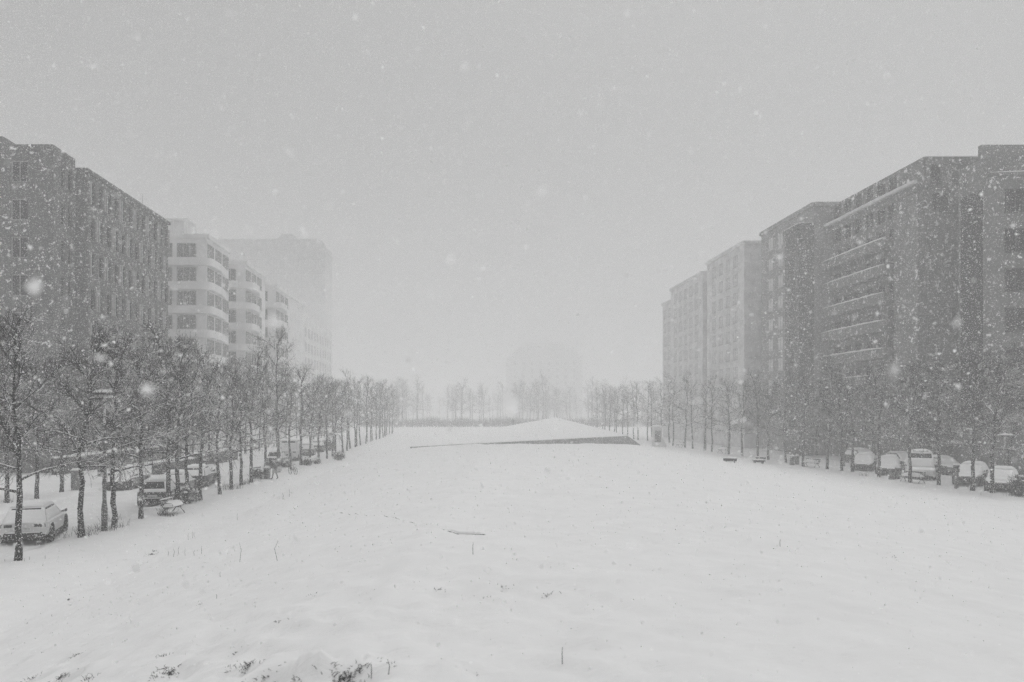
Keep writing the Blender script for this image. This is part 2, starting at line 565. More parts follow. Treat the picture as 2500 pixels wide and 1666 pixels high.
def add_windows(fc, parent, a_list, z_list, w, h, cap=100, used=0, mull=1, mat_f=None, frame=.07, bar=None, glass=None):
    fm, gm = window_mesh(w, h, mull, frame, mat_f, bar, glass)
    left = MB(); k = used
    for z in z_list:
        for a in a_list:
            fc.window(parent, fm, gm, a, z); k += 1
    return k

def roof_snow(mb, x0, x1, y0, y1, z, t=.25, seed=0):
    mb.sheet((x0, y0, z), (x1, y0, z), (x1, y1, z), (x0, y1, z), t, 14, 14, seed)

# B1: dark office block, nearest on the left
b = thing("office_building", "dark stone office block nearest on the left with rows of narrow windows", "building", (0, 0, 0))
wall = MB()
FX = -35.3
zt0, zt1 = ZE + 23.1, ZE + 22.4
wall.bx(-60, FX, 64.5, 68.3, -.3, zt0)
wall.bx(-60, -34.3, 68.303, 87.4, -.3, zt1)
wall.bx(-60, -40.2, 65.6, 74, zt1, ZE + 24.3)
front = Facade((-60, 64.5, 0), (1, 0, 0), (0, -1, 0))
zr = [27.17 - 1.85 - 3.3 * k for k in range(8)]
fa = [60 - 37.93, 60 - 42.4, 60 - 46.9]
front.grid(wall, 0, 60 + FX, 0, zt0 - .01, cells(sorted(fa), 1.46, sorted(zr), 1.85), .3)
side0 = Facade((FX, 64.8, 0), (0, 1, 0), (1, 0, 0))
side0.grid(wall, -.58, 3.2, 0.001, zt0 - .012, cells([1.1, 2.3], .62, sorted(zr), 1.9), .3)
side1 = Facade((-34.3, 68.303, 0), (0, 1, 0), (1, 0, 0))
zs = [zt1 - 1.2 - 1.95 - 3.3 * k for k in range(8)]
sa = [1.0 + 1.6 * k for k in range(12)]
side1.grid(wall, 0, 19.097, 0.002, zt1 - .013, cells(sa, .84, sorted(zs), 1.95), .32)
sh = MB(); sh.bx(-.10, .10, -.13, 0, 0, 2.1); shm = sh.mesh("window_shutter", M_SHUT)
for kz, z in enumerate(zs[:6]):
    for k in range(12):
        put("window_shutter", shm, b, side1.p(1.0 + 1.6 * k + (.56 if (k + kz) % 2 else -.56), z - .08, .322), side1.rz)
an = MB(); an.cyl((-36.2, 85.5, zt1), (-36.2, 85.5, zt1 + 2.6), .03, .02, 6); an.cyl((-36.7, 85.5, zt1 + 2.0), (-35.7, 85.5, zt1 + 2.0), .02, .02, 5); an.build("antenna", M_METAL, b)
side1.box(wall, -.02, 19.12, zt1 - .55, zt1 - .25, .325, .62)
wall.build("wall", M_STONE_DK, b)
k = add_windows(front, b, fa[:1], zr, 1.46, 1.85, mull=1, mat_f=M_FRAME)
add_windows(front, b, fa[1:2], zr[:3], 1.46, 1.85, mull=1, mat_f=M_FRAME)
add_windows(side0, b, [1.1, 2.3], zr[:4], .62, 1.9, mull=0, mat_f=M_FRAME_DK)
add_windows(side1, b, sa, zs[:6], .84, 1.95, mull=0, mat_f=M_FRAME_DK, frame=.05)
mb = MB(); roof_snow(mb, -60, FX + .25, 64.25, 68.2, zt0 + .01, .12, 1); roof_snow(mb, -60, -34.05, 68.4, 87.3, zt1 + .01, .12, 2)
mb.build("roof_snow", M_SNOW, b, True)

# B2: pale apartment house with white balcony bands
def banded_house(name, label, x1, y0, y1, top, storey, x0=-62, floors=7, proj=.9, pent=None, seed=0):
    b = thing(name, label, "building", (0, 0, 0))
    wall = MB(); band = MB()
    wall.bx(x0, x1 - .5, y0 + .5, y1, -.3, top)
    fr = Facade((x0, y0 + .5, 0), (1, 0, 0), (0, -1, 0)); sd_ = Facade((x1 - .5, y0 + .5, 0), (0, 1, 0), (1, 0, 0))
    z_band = [top - 3.1 - storey * k for k in range(floors)]
    W = x1 - .5 - x0
    for z in z_band:
        # slab with white parapet wrapping front and side, rounded at the corner
        pts = [(x0, y0 - proj + .5), (x1 - 1.4, y0 - proj + .5)]
        for an in np.linspace(-90, 0, 7):
            pts.append((x1 - 1.4 + (proj + .5) * math.cos(R(an)) * 1.2, y0 + .9 + 1.3 * math.sin(R(an))))
        Ls = min(y1 - y0 - .6, 9.0)
        pts += [(x1 - 1.4 + (proj + .5) * 1.2, y0 + Ls * .5), (x1 - .9 + .5, y0 + Ls)]
        inner = [(x1 - .48, y0 + Ls), (x1 - .48, y0 + .48), (x0, y0 + .48)]
        poly = pts + inner
        n_ = len(poly)
        band.loft([[(x, y, z - 1.05) for x, y in poly], [(x, y, z) for x, y in poly]])
    wa = [W - 1.75, W - 4.0, W - 7.3, W - 10.6, W - 14]
    fm, gm = window_mesh(2.7, 2.0, 2, .09, M_FRAME, None, M_GLASS_BD); fm2, gm2 = window_mesh(.85, 2.0, 0, .08, M_FRAME, None, M_GLASS_BD)
    for z in [z_band[0] + .12] + [zz + .12 for zz in z_band[1:6]]:
        fr.window(b, fm, gm, W - 2.75, z, .02); fr.window(b, fm2, gm2, W - 5.15, z, .02); fr.window(b, fm, gm, W - 8.2, z, .02)
        for a in (1.6, 5.0, 8.4):
            if a + 1.5 < y1 - y0: sd_.window(b, fm, gm, a, z, .02)
    sd_.box(wall, -.02, y1 - y0 - .52, top - .35, top + .25, 0, .35); fr.box(wall, 0, W - .01, top - .34, top + .24, 0, .35)
    if pent:
        px0, px1, py0, py1, h = pent
        for x in (px0, (px0 + px1) / 2, px1):
            for y in (py0, py1): wall.bx(x - .08, x + .08, y - .08, y + .08, top + .24, top + h)
        wall.bx(px0 - .3, px1 + .3, py0 - .3, py1 + .3, top + h, top + h + .14)
        wall.bx(px0 + .3, px1 - .6, py0 + .8, py1 - .2, top + .2, top + h - .02)
    wall.build("wall", M_STONE_LT, b)
    band.build("balcony_parapet", M_STONE_LT, b)
    s_ = MB(); roof_snow(s_, x0, x1 - .2, y0 + .2, y1, top + .26, .2, seed)
    if pent: roof_snow(s_, px0 - .3, px1 + .3, py0 - .3, py1 + .3, top + h + .15, .22, seed + 1)
    s_.build("roof_snow", M_SNOW, b, True)
    return b
banded_house("apartment_building", "pale apartment house with white wrap around balconies beside the dark office block", -34.0, 102, 112.5, ZE + 24.1, 3.32,
             pent=(-42, -38.2, 105, 109, 2.9), seed=5)
banded_house("terrace_building", "faint stepped balcony house behind the pale apartment house", -32.9, 117, 130, ZE + 23.4, 3.3, proj=1.3, floors=7, seed=9)
banded_house("gallery_building", "fainter balcony house third in the pale left row", -32.2, 134, 160, ZE + 22.6, 3.3, proj=1.3, floors=7, seed=10)

# B4: far tower block
b = thing("tower_block", "ghostly tall block with rounded roof corner rising furthest on the left", "building", (0, 0, 0))
wall = MB(); ttop = 47.4
b.location = (0, 0, ZE); b.scale = (2.0, 2.0, 2.0)
wall.bx(-66, -36.1, 205.6, 217, -5, ttop - 2.2)
fr = Facade((-66, 205.6, 0), (1, 0, 0), (0, -1, 0))
tz = [ttop - 5.6 - 2.35 - 3.92 * k for k in range(9)]
ta = [66 - 62, 66 - 58, 66 - 54, 66 - 50, 66 - 46.2, 66 - 42.2, 66 - 38.4]
fr.grid(wall, 0, 29.9, -5, ttop - 3.2, cells(ta, 2.9, sorted(tz), 2.35), .5)
prof = [(-66, ttop - 3.19), (-66, ttop), (-38.3, ttop), (-37.0, ttop - .5), (-35.9, ttop - 1.8), (-35.6, ttop - 3.19)]
wall.loft([[(x, 204.9, z) for x, z in prof], [(x, 217, z) for x, z in prof]])
prof = [(-53, ttop), (-50, ttop + 1.2), (-49, ttop + 2.3), (-46, ttop + 2.3), (-44.6, ttop + 1), (-43, ttop)]
wall.loft([[(x, 209, z + .002) for x, z in prof], [(x, 216, z + .002) for x, z in prof]])
wall.build("wall", M_STONE_MD, b)
add_windows(fr, b, ta, tz, 2.9, 2.35, mull=2, frame=.12, glass=M_GLASS_GR)
# row of houses running back behind the balcony house
b = thing("row_house", "barely visible long house between the stepped balconies and the tower", "building", (0, 0, 0))
wall = MB(); wall.bx(-60, -33.6, 163, 200, -.3, ZE + 21); roof_s = MB(); roof_snow(roof_s, -60, -33.5, 163, 200, ZE + 21.01, .2, 3); roof_s.build('roof_snow', M_SNOW, b, True)
sdw = Facade((-33.6, 163, 0), (0, 1, 0), (1, 0, 0))
za = [2.0 + 3.3 * k for k in range(7)]; aa = [2 + 3.6 * k for k in range(10)]
sdw.grid(wall, 0, 37, 0, ZE + 20.9, cells(aa, 1.7, za, 2.0), .3)
wall.build("wall", M_STONE_LT, b)
add_windows(sdw, b, aa, za, 1.7, 2.0, mull=1, glass=M_GLASS_GR)

# ---- right side
def street_house(name, label, xf, y0, y1, top, mat, storey=2.75, w=1.5, h=1.7, step=3.0, depth=18, floors=9, set_y=0.0, proud=.14, cap=None, seed=0, end=True, win=True):
    b = thing(name, label, "building", (0, 0, 0))
    wall = MB()
    wall.bx(xf, xf + depth, y0, y1, -.3, top)
    fc = Facade((xf, y1, 0), (0, -1, 0), (-1, 0, 0))
    L = y1 - y0
    zz = [top - 1.3 - h - storey * k for k in range(floors)]
    na = max(1, int((L - .8) / step)); aa = [L / 2 + (i - (na - 1) / 2) * step for i in range(na)]
    fc.grid(wall, 0, L - .002, 0, top - .01, cells(aa, w, sorted(zz), h), proud)
    fe = Facade((xf - proud, y0, 0), (1, 0, 0), (0, -1, 0))
    fe.box(wall, .002, depth, top - .3, top + .2, .002, .3); fc.box(wall, 0, L, top - .3, top + .2, proud + .002, proud + .3)
    wall.build("wall", mat, b)
    if win: add_windows(fc, b, aa, zz[:8], w, h, mull=1, glass=M_GLASS_GR)
    s_ = MB(); roof_snow(s_, xf - .2, xf + depth, y0 - .1, y1, top + .21, .15, seed); s_.build("roof_snow", M_SNOW, b, True)
    return b, fc, fe

# R1: corner block with snow edged balconies
XR = 45.0
b = thing("balcony_building", "grey corner block on the right with long snow edged balconies", "building", (0, 0, 0))
wall = MB(); topR = ZE + 24.1
wall.bx(XR, XR + 16, 70.4, 87.5, -.3, topR)
fcR = Facade((XR, 87.5, 0), (0, -1, 0), (-1, 0, 0))
zl = [ZE + (1000 - y) * 82 / F for y in (637, 696, 758, 820, 882, 942)]
zfl = [zl[0] + 2.75, zl[0]] + zl[1:]
ab = [1.4, 3.6, 5.8, 8.0, 10.2, 12.2]
zwin = sorted([z + .25 for z in zfl] + [zl[-1] - 2.5, zl[0] + 5.5])
fcR.grid(wall, 0, 17.098, 0, topR - .02, cells(ab, 1.5, zwin, 1.75), .3)
fcR.box(wall, 13.2, 17.08, 2.0, zl[0] + 5.14, .302, .75)
fcR.box(wall, -.1, 17.0, zl[0] + 4.3, zl[0] + 4.5, .76, 1.0)
feR = Facade((XR - .3, 70.4, 0), (1, 0, 0), (0, -1, 0))
feR.box(wall, .31, 2.6, .0, topR - .3, .002, .25)
feR.box(wall, 5.3, 16.3, .0, topR - 1.2, .003, .9)
for kz in range(7):
    feR.box(wall, 2.62, 5.28, 2 + 3.0 * kz + .9, 2 + 3.0 * kz + 1.15, .003, .12)
wall.build("wall", M_STONE_R, b)
add_windows(fcR, b, ab, zwin[1:], 1.5, 1.75, mull=1, mat_f=M_FRAME_DK)
fmE, gmE = window_mesh(1.5, 1.7, 1, .08, M_FRAME_DK); fmS, gmS = window_mesh(.9, 1.8, 0, .07, M_FRAME_DK)
feR.window(b, fmE, gmE, 1.45, topR - 5.2, .26)
feR.window(b, fmS, gmS, 1.0, topR - 2.6, .26)
for kz in range(6): feR.window(b, fmS, gmS, 4.0, topR - 5.4 - 3.0 * kz, .01)
fmB, gmB = window_mesh(1.3, 1.7, 1, .08, M_FRAME_DK)
for kz in range(6):
    for a in (7.4, 10.2): feR.window(b, fmB, gmB, a, topR - 5.4 - 3.0 * kz, .905)
for i, z in enumerate(zl):
    sl = MB()
    a0, a1 = (0.2, 13.0)
    fcR.box(sl, a0, a1, z - .16, z, .31, 1.55); fcR.box(sl, a0, a1, z + .003, z + .85, 1.47, 1.55)
    fcR.box(sl, a0, a0 + .08, z + .003, z + .85, .32, 1.46); fcR.box(sl, a1 - .08, a1, z + .003, z + .85, .32, 1.46)
    so = sl.build("balcony", M_STONE_R, b)
    sn = MB(); pA, pB, pC, pD = fcR.p(a0, z + .86, 1.62), fcR.p(a1, z + .86, 1.62), fcR.p(a1, z + .86, 1.38), fcR.p(a0, z + .86, 1.38)
    sn.sheet(pD, pC, pB, pA, .13, 30, 3, i, .7, nor=(0, 0, 1)); sn.build("balcony_snow", M_SNOW, so, True)
led = MB(); fcR.box(led, -.2, 17.0, zl[0] + 5.15, zl[0] + 5.4, .76, 1.1); led.build("cornice", M_STONE_R2, b)
s_ = MB(); roof_snow(s_, XR - .2, XR + 16, 70.2, 87.5, topR + .01, .12, 4)
pA, pB, pC, pD = [fcR.p(a, zl[0] + 5.41, d) for a, d in ((-.2, .72), (17, .72), (17, 1.12), (-.2, 1.12))]
s_.sheet(pA, pB, pC, pD, .08, 30, 3, 6, .7, nor=(0, 0, 1)); s_.build("roof_snow", M_SNOW, b, True)

# R0: nearest block at the right edge
b = thing("edge_building", "plain grey block at the right edge with a snowy ledge and roof box", "building", (0, 0, 0))
wall = MB()
wall.loft([[(43.2, 59.7, -.3), (80, 55.8, -.3), (80, 63.2, -.3), (43.2, 63.2, -.3)], [(43.2, 59.7, 26.0), (80, 55.8, 26.0), (80, 63.2, 26.0), (43.2, 63.2, 26.0)]])
wall.bx(47.2, 80, 66, 66.5, 20, 29.2); wall.bx(47.3, 79, 63.21, 66, 20, 25.9)
gs = MB(); gs.bx(43.16, 43.24, 60.3, 62.9, 4.0, 23.5)  # dark strip added to paint the shade on the left side wall
gs.build("side_shade_strip", M_GLASS, b)
e0 = Facade((43.2, 59.7, 0), (36.8, -3.9, 0), (-3.9, -36.8, 0))
e0.box(wall, -.05, 30, 24.3, 24.55, .002, .45)
wall.build("wall", M_STONE_R, b)
fmE0, gmE0 = window_mesh(1.5, 1.9, 1, .08, M_FRAME_DK)
for kz in range(6):
    for a in (2.0, 5.2): e0.window(b, fmE0, gmE0, a, 21.4 - 3.2 * kz, .01)
s_ = MB(); pA, pB, pC, pD = [e0.p(a, 24.56, d) for a, d in ((-.05, 0.01), (30, 0.01), (30, .5), (-.05, .5))]
s_.sheet(pD, pC, pB, pA, .16, 30, 3, 8, nor=(0, 0, 1)); s_.build("ledge_snow", M_SNOW, b, True)

# R2..R5 further down the right street
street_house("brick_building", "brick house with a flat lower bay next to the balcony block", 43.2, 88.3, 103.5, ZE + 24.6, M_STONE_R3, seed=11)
bb = MB(); bx_ = thing("bay_building", "dark lower bay block standing out between the balconies and the brick house", "building", (0, 0, 0))
bb.bx(41.2, 43.0, 88.2, 92.0, -.3, ZE + 22.3)
fb = Facade((41.2, 92.0, 0), (0, -1, 0), (-1, 0, 0)); fb.box(bb, 0, 3.8, ZE + 21.6, ZE + 22.0, .002, .3)
bb.build("wall", M_STONE_DK, bx_)
fmQ, gmQ = window_mesh(1.3, 1.7, 1, .08, M_FRAME_DK)
for kz in range(8): fb.window(bx_, fmQ, gmQ, 1.9, ZE + 19.4 - 2.75 * kz, .01)
s_ = MB(); roof_snow(s_, 41.1, 43.0, 88.1, 92.0, ZE + 22.31, .15, 12); s_.build("roof_snow", M_SNOW, bx_, True)
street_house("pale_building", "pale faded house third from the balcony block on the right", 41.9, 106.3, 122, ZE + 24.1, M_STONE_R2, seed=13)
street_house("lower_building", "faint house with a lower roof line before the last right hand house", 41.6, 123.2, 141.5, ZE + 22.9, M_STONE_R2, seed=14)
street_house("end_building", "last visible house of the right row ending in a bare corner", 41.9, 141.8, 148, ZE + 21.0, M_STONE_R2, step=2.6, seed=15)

# far palace-like block in the middle
b = thing("distant_building", "barely visible broad block with stepped roof in the middle distance", "building", (0, 0, 0))
wall = MB(); YB = 560
def fx(px): return X_of(px, YB)
def fz(py): return ZE - (py - 1000) * YB / F
wall.bx(fx(1245), fx(1422), YB, YB + 40, -.3, fz(868)); wall.bx(fx(1262), fx(1412), YB + 2, YB + 38, fz(868) + .002, fz(848)); wall.bx(fx(1285), fx(1385), YB + 5, YB + 30, fz(848) + .002, fz(834))
fr = Facade((fx(1245), YB, 0), (1, 0, 0), (0, -1, 0)); Wd = fx(1422) - fx(1245)
aa = [4 + 6.4 * k for k in range(8)]; zz = [4 + 5 * k for k in range(8)]
fr.grid(wall, 0, Wd, 0, fz(868) - .01, cells(aa, 2, zz, 2.4), .4)
wall.build("wall", M_STONE_FAR, b)
add_windows(fr, b, aa, zz, 2, 2.4, mull=1, frame=.12)

# ------------------------------------------------------------------ trees
def grow_tree(seed, H=9.0, clear=2.7, spread=1.0, r0=.125, dense=1.0):
    rnd = random.Random(seed)
    tr, cr = MB(), MB()
    def wander(p, d, L, n, bend, grav=0.0):
        pts = [Vector(p)]; d = Vector(d).normalized()
        for i in range(n):
            d = (d + Vector((rnd.gauss(0, bend), rnd.gauss(0, bend), rnd.gauss(0, bend * .7) + grav))).normalized()
            pts.append(pts[-1] + d * L / n)
        return pts
    def at(pts, t):
        q = t * (len(pts) - 1); i = min(int(q), len(pts) - 2); f = q - i
        return pts[i].lerp(pts[i + 1], f), (pts[i + 1] - pts[i]).normalized()
    def side(d, ang, az):
        a = d.cross(Vector((0, 0, 1)))
        if a.length < .05: a = Vector((1, 0, 0))
        a.normalize(); b = d.cross(a)
        return (d * math.cos(ang) + (a * math.cos(az) + b * math.sin(az)) * math.sin(ang)).normalized()
    n = 14
    lead = [Vector((0, 0, -.15))]; x = y = 0
    for i in range(1, n + 1):
        x += rnd.gauss(0, .035 + .005 * i); y += rnd.gauss(0, .035 + .005 * i)
        lead.append(Vector((x, y, H * i / n)))
    rad = [max(.018, r0 * (1.22 if i == 0 else 1) * (1 - .82 * (i / n) ** 1.1)) * (1 + rnd.uniform(-.06, .08)) for i in range(n + 1)]
    tr.tube(lead, rad, 9)
    nl = int(17 * dense)
    for i in range(nl):
        t = clear / H + (1 - clear / H) * (i + rnd.uniform(-.3, .3) + .3) / nl
        t = min(.97, max(clear / H * .95, t))
        p, d = at(lead, t)
        h = (t - clear / H) / (1 - clear / H)
        el = R(12 + 52 * h + rnd.uniform(-12, 14)); az = i * 2.4 + rnd.uniform(-.4, .4)
        L = spread * (3.0 - 1.9 * h) * rnd.uniform(.75, 1.15)
        dv = Vector((math.cos(az) * math.cos(el), math.sin(az) * math.cos(el), math.sin(el)))
        limb = wander(p, dv, L, 6, .16, .04 if h > .25 else rnd.choice((.08, -.05)))
        lr = r0 * (.44 - .24 * h) * rnd.uniform(.8, 1.1)
        (tr if lr > .03 else cr).tube(limb, [lr * (1 - .8 * k / 6) + .006 for k in range(7)], 5)
        nb = int((10 - 3 * h) * dense)
        for j in range(nb):
            tb = .18 + .82 * (j + rnd.random() * .8) / nb
            pb, db = at(limb, min(tb, .99))
            lb = (1.5 - .8 * tb) * rnd.uniform(.6, 1.15) * (1 - .35 * h)
            br = wander(pb, side(db, R(rnd.uniform(28, 60)), rnd.uniform(0, 6.28)) + Vector((0, 0, .12)), lb, 4, .22, .02)
            cr.tube(br, [.019, .016, .013, .010, .008], 3, caps=False)
            for k in range(int(6 * dense)):
                pc, dc = at(br, rnd.uniform(.15, 1) * .99)
                tw = wander(pc, side(dc, R(rnd.uniform(22, 60)), rnd.uniform(0, 6.28)), rnd.uniform(.35, .85), 2, .25, .01)
                cr.tube(tw, [.0085, .007, .0055], 3, caps=False)
                if rnd.random() < .7:
                    pd, dd_ = at(tw, rnd.uniform(.2, .8))
                    cr.tube(wander(pd, side(dd_, R(rnd.uniform(25, 60)), rnd.uniform(0, 6.28)), rnd.uniform(.2, .5), 1, .1), [.007, .0055], 3, caps=False)
    # knobs on the bark
    for k in range(10):
        p, d = at(lead, rnd.uniform(.02, .3)); a = rnd.uniform(0, 6.28)
        q_ = p + Vector((math.cos(a), math.sin(a), 0)) * r0 * .85
        tr.tube([q_ - Vector((0, 0, .05)), q_, q_ + Vector((0, 0, .05))], [.01, .035, .01], 5)
    return tr.mesh("tree_trunk", M_BARK, True), cr.mesh("tree_crown", M_TWIG)

TREES = [grow_tree(11 + k, H, cl + .25, sp * 1.08, .135, 1.0) for k, (H, cl, sp) in enumerate([(9.0, 2.5, 1.0), (8.6, 2.8, 1.1), (9.6, 2.9, 1.0), (8.9, 2.6, 1.15), (10.6, 3.0, .95), (9.2, 3.1, 1.05)])]
FARTREES = [grow_tree(51 + k, H, cl, sp, .11, .72) for k, (H, cl, sp) in enumerate([(9.0, 2.6, 1.0), (9.4, 2.9, 1.1), (8.7, 2.7, 1.0)])]
def tree(x, y, k, label, group, s=1.0, rz=0.0):
    t = thing("street_tree", label, "tree", (x, y, gz(x, y) if y < 200 else 0), rz, group)
    s *= .89 if math.hypot(x, y) < 100 else 1.0
    t.scale = (s, s, s)
    src = TREES[k] if math.hypot(x, y) < 100 else FARTREES[k % 3]
    put("trunk", src[0], t); put("crown", src[1], t)
    return t

ORD = ["first", "second", "third", "fourth", "fifth", "sixth", "seventh", "eighth", "ninth", "tenth", "eleventh", "twelfth", "thirteenth", "fourteenth",
       "fifteenth", "sixteenth", "seventeenth", "eighteenth", "nineteenth", "twentieth"]
rnd = random.Random(5)
left1 = [(44, 1365), (199, 1311), (278, 1288), (344, 1266), (410, 1247), (435, 1241), (457, 1230), (489, 1220), (537, 1207), (565, 1195), (590, 1183), (614, 1178),
         (648, 1163), (680, 1152), (711, 1146), (735, 1137), (758, 1131), (778, 1125), (798, 1120)]
near_lab = {0: "nearest bare tree, its dark trunk crossing the tail of the white car",
            1: "bare tree standing just left of the parking sign post",
            2: "bare knobbly tree right behind the parking sign post",
            3: "bare tree with its trunk against the left flank of the dark hatchback",
            4: "bare tree beside the right tail of the dark hatchback",
            5: "bare pale trunk just right of the iron bench on the left",
            6: "bare tree rising from the dark bush behind the left bench",
            7: "bare tree in front of the grey estate car's tail",
            8: "lone pale trunk in the gap right of the grey estate car"}
for i, (px, py) in enumerate(left1):
    Y = Y_of(py); X = X_of(px, Y)
    lab = near_lab.get(i, f"bare snow flecked tree, {ORD[i]} from the front in the left kerb row")
    s = [1.0, 1.02, .98, 1.03][i % 4] * rnd.uniform(.95, 1.06)
    if i == 13: s = 1.22
    tree(X, Y, [0, 1, 3, 5, 2, 0, 1, 3, 5, 0, 1, 2, 3, 4, 5, 0, 1, 3, 2][i], lab, "trees along the left kerb", s, rnd.uniform(0, 6.28))
Y = 86.5
while Y < 172:
    tree(-14.4 + rnd.uniform(-.3, .3), Y, rnd.randrange(6), "bare tree fading into the snowfall at the far end of the left kerb row",
         "far trees of the left kerb row", rnd.uniform(.95, 1.12), rnd.uniform(0, 6.28))
    Y += rnd.uniform(3.6, 4.6)
left2 = [(17, 1230), (90, 1216), (150, 1204)]
lab2 = ["bare tree across the left street, nearest the picture's left edge", "slim bare trunk across the left street between the first two far trunks",
        "thick bare trunk across the left street, left of the grey cabinet"]
for i, (px, py) in enumerate(left2):
    Y = Y_of(py); tree(X_of(px, Y), Y, [4, 2, 0][i], lab2[i], "trees across the left street", 1.02, rnd.uniform(0, 6.28))
Y = 55.5
i = 3
while Y < 150:
    lab = f"bare tree across the left street in front of the facades, {ORD[i]} from the front" if i < 9 else "faded bare tree at the far end across the left street"
    tree(-26 + rnd.uniform(-.4, .4), Y, rnd.randrange(6), lab, "trees across the left street" if i < 9 else "far trees across the left street", rnd.uniform(.9, 1.08), rnd.uniform(0, 6.28))
    Y += rnd.uniform(5.0, 6.5); i += 1
right1 = [(2423, 1204), (2374, 1198), (2292, 1184.7), (2223, 1178.7), (2146, 1163.7), (2081, 1153), (2054, 1151), (2020, 1144.6), (1961, 1138), (1919, 1130), (1876, 1124.5),
          (1850, 1116), (1812, 1113), (1780, 1110), (1738, 1103), (1720, 1101), (1691, 1095.5)]
labr = {0: "bare leaning tree on the right between the two cars nearest the edge", 1: "bare tree right in front of the snow buried car by the ticket machine",
        2: "bare tree at the right front corner of the white van", 3: "bare tree at the left front corner of the white van",
        4: "bare tree between the two parked cars left of the white van", 5: "bare straight tree just left of the paired parked cars",
        6: "thin bare trunk second to the left of the paired cars", 7: "bare trunk with a low bowed limb beside the iron bench on the right"}
for i, (px, py) in enumerate(right1):
    Y = Y_of(py); X = X_of(px, Y)
    lab = labr.get(i, f"bare tree in the right kerb row, {ORD[i]} counted from the right")
    tree(X, Y, [3, 1, 5, 0, 2, 1, 0, 4, 3, 5, 1, 2, 0, 3, 5, 4, 1][i], lab, "trees along the right kerb", rnd.uniform(.96, 1.08), rnd.uniform(0, 6.28))
Y = 107
while Y < 172:
    tree(33.2 + rnd.uniform(-.5, .5), Y, rnd.randrange(6), "bare tree fading into the snowfall at the far end of the right kerb row", "far trees of the right kerb row", rnd.uniform(.95, 1.12), rnd.uniform(0, 6.28))
    Y += rnd.uniform(3.8, 4.8)
Y = 52; i = 0
while Y < 112:
    tree(43.6 + rnd.uniform(-.4, .4) - .012 * (Y - 52), Y, rnd.randrange(6), f"bare tree close to the right facades, {ORD[i]} from the right edge", "trees along the right facades", rnd.uniform(.9, 1.1), rnd.uniform(0, 6.28))
    Y += rnd.uniform(5.2, 6.4); i += 1
# loose trees at the far end of the park
for k in range(150):
    Yt = rnd.uniform(270, 420); X = X_of(rnd.uniform(870, 1620), Yt)
    tree(X, Yt, rnd.randrange(6), "ghostly bare tree behind the raised lawn at the park's far end", "ghostly trees at the park's far end", rnd.uniform(1.2, 2.0), rnd.uniform(0, 6.28))
ug = MB()
for k in range(9000):
    Yt = rnd.uniform(225, 330); X = X_of(rnd.uniform(880, 1620), Yt)
    hh = rnd.uniform(.5, 3.4) * (.8 + .2 * math.sin(X * .4 + 1.3 * math.sin(X * .17)))
    p0 = Vector((X, Yt, -.1)); d = Vector((rnd.gauss(0, .35), rnd.gauss(0, .35), 1)).normalized()
    ug.tube([p0, p0 + d * max(.3, hh)], [.05, .02], 3, caps=False)
tag(ug.build("undergrowth", M_SHRUB), "faded leafless undergrowth in one mass behind the raised lawn", "undergrowth", None, 'stuff')

# shrubs
def grow_shrub(seed, r=.6, h=.9, n=150):
    rnd = random.Random(seed); tw = MB()
    for k in range(n):
        a = rnd.uniform(0, 6.28); el = R(rnd.uniform(15, 88)); q0 = Vector((rnd.gauss(0, r * .18), rnd.gauss(0, r * .18), -.05))
        d = Vector((math.cos(a) * math.cos(el) * r, math.sin(a) * math.cos(el) * r, math.sin(el) * h)) * rnd.uniform(.7, 1.1)
        mid = q0 + d * .55 + Vector((rnd.gauss(0, .05), rnd.gauss(0, .05), .04)); end = q0 + d
        tw.tube([q0, mid, end], [.013, .010, .006], 3, caps=False)
        for j in range(7):
            t = rnd.uniform(.3, 1); p = (q0.lerp(mid, t * 2) if t < .5 else mid.lerp(end, t * 2 - 1))
            e = Vector((rnd.gauss(0, 1), rnd.gauss(0, 1), rnd.gauss(.4, 1))).normalized() * rnd.uniform(.1, .28)
            tw.tube([p, p + e], [.010, .006], 3, caps=False)
    sn = MB()
    for k in range(16):
        a = rnd.uniform(0, 6.28); rr_ = r * .7 * math.sqrt(rnd.random()); z = h * (1.0 - .5 * (rr_ / r) ** 2) * rnd.uniform(.8, .98)
        c = Vector((math.cos(a) * rr_, math.sin(a) * rr_, z)); w = rnd.uniform(.05, .12)
        sn.sheet(c + Vector((-w, -w, 0)), c + Vector((w, -w, 0)), c + Vector((w, w, 0)), c + Vector((-w, w, 0)), .07, 5, 5, k)
    return tw.mesh("shrub_branches", M_SHRUB), sn.mesh("shrub_snow", M_SNOW, True)
SHR = [grow_shrub(31, .75, .95, 190), grow_shrub(32, .5, .7, 120), grow_shrub(33, .9, 1.4, 240)]
def shrub(px, py, k, label, s=1.0, group=None):
    Y = Y_of(py); x = X_of(px, Y)
    t = thing("shrub", label, "shrub", (x, Y, gz(x, Y)), px * 1.7, group); t.scale = (s, s, s)
    put("branches", SHR[k][0], t); put("snow_cover", SHR[k][1], t)
G_ = "shrubs under the left trees"
shrub(829, 1125, 0, "round twiggy shrub standing alone at the far left lawn edge", 1.0, G_)
shrub(700, 1141, 1, "small dark bush just behind the parked bicycle", 1.1, G_)
shrub(750, 1137, 1, "low pale bush to the right of the bicycle", 1.15, G_)
shrub(774, 1133, 1, "small bush next to left of the lone round shrub", .9, G_)
shrub(450, 1229, 0, "dark bush between the iron bench and the grey estate car", 1.05, G_)
shrub(470, 1224, 1, "bush at the foot of the tree before the grey estate car", 1.0, G_)
shrub(433, 1226, 1, "bush beside the dark hatchback's rear wheel", 1.0, G_)
shrub(520, 1172, 1, "thin bush far left beyond the grey estate car", 1.2, G_)
shrub(630, 1172, 0, "dark bush with snowy top behind the second left bench", .85, G_)
shrub(2492, 1207, 2, "dark tall bush at the right edge of the picture", 1.0)
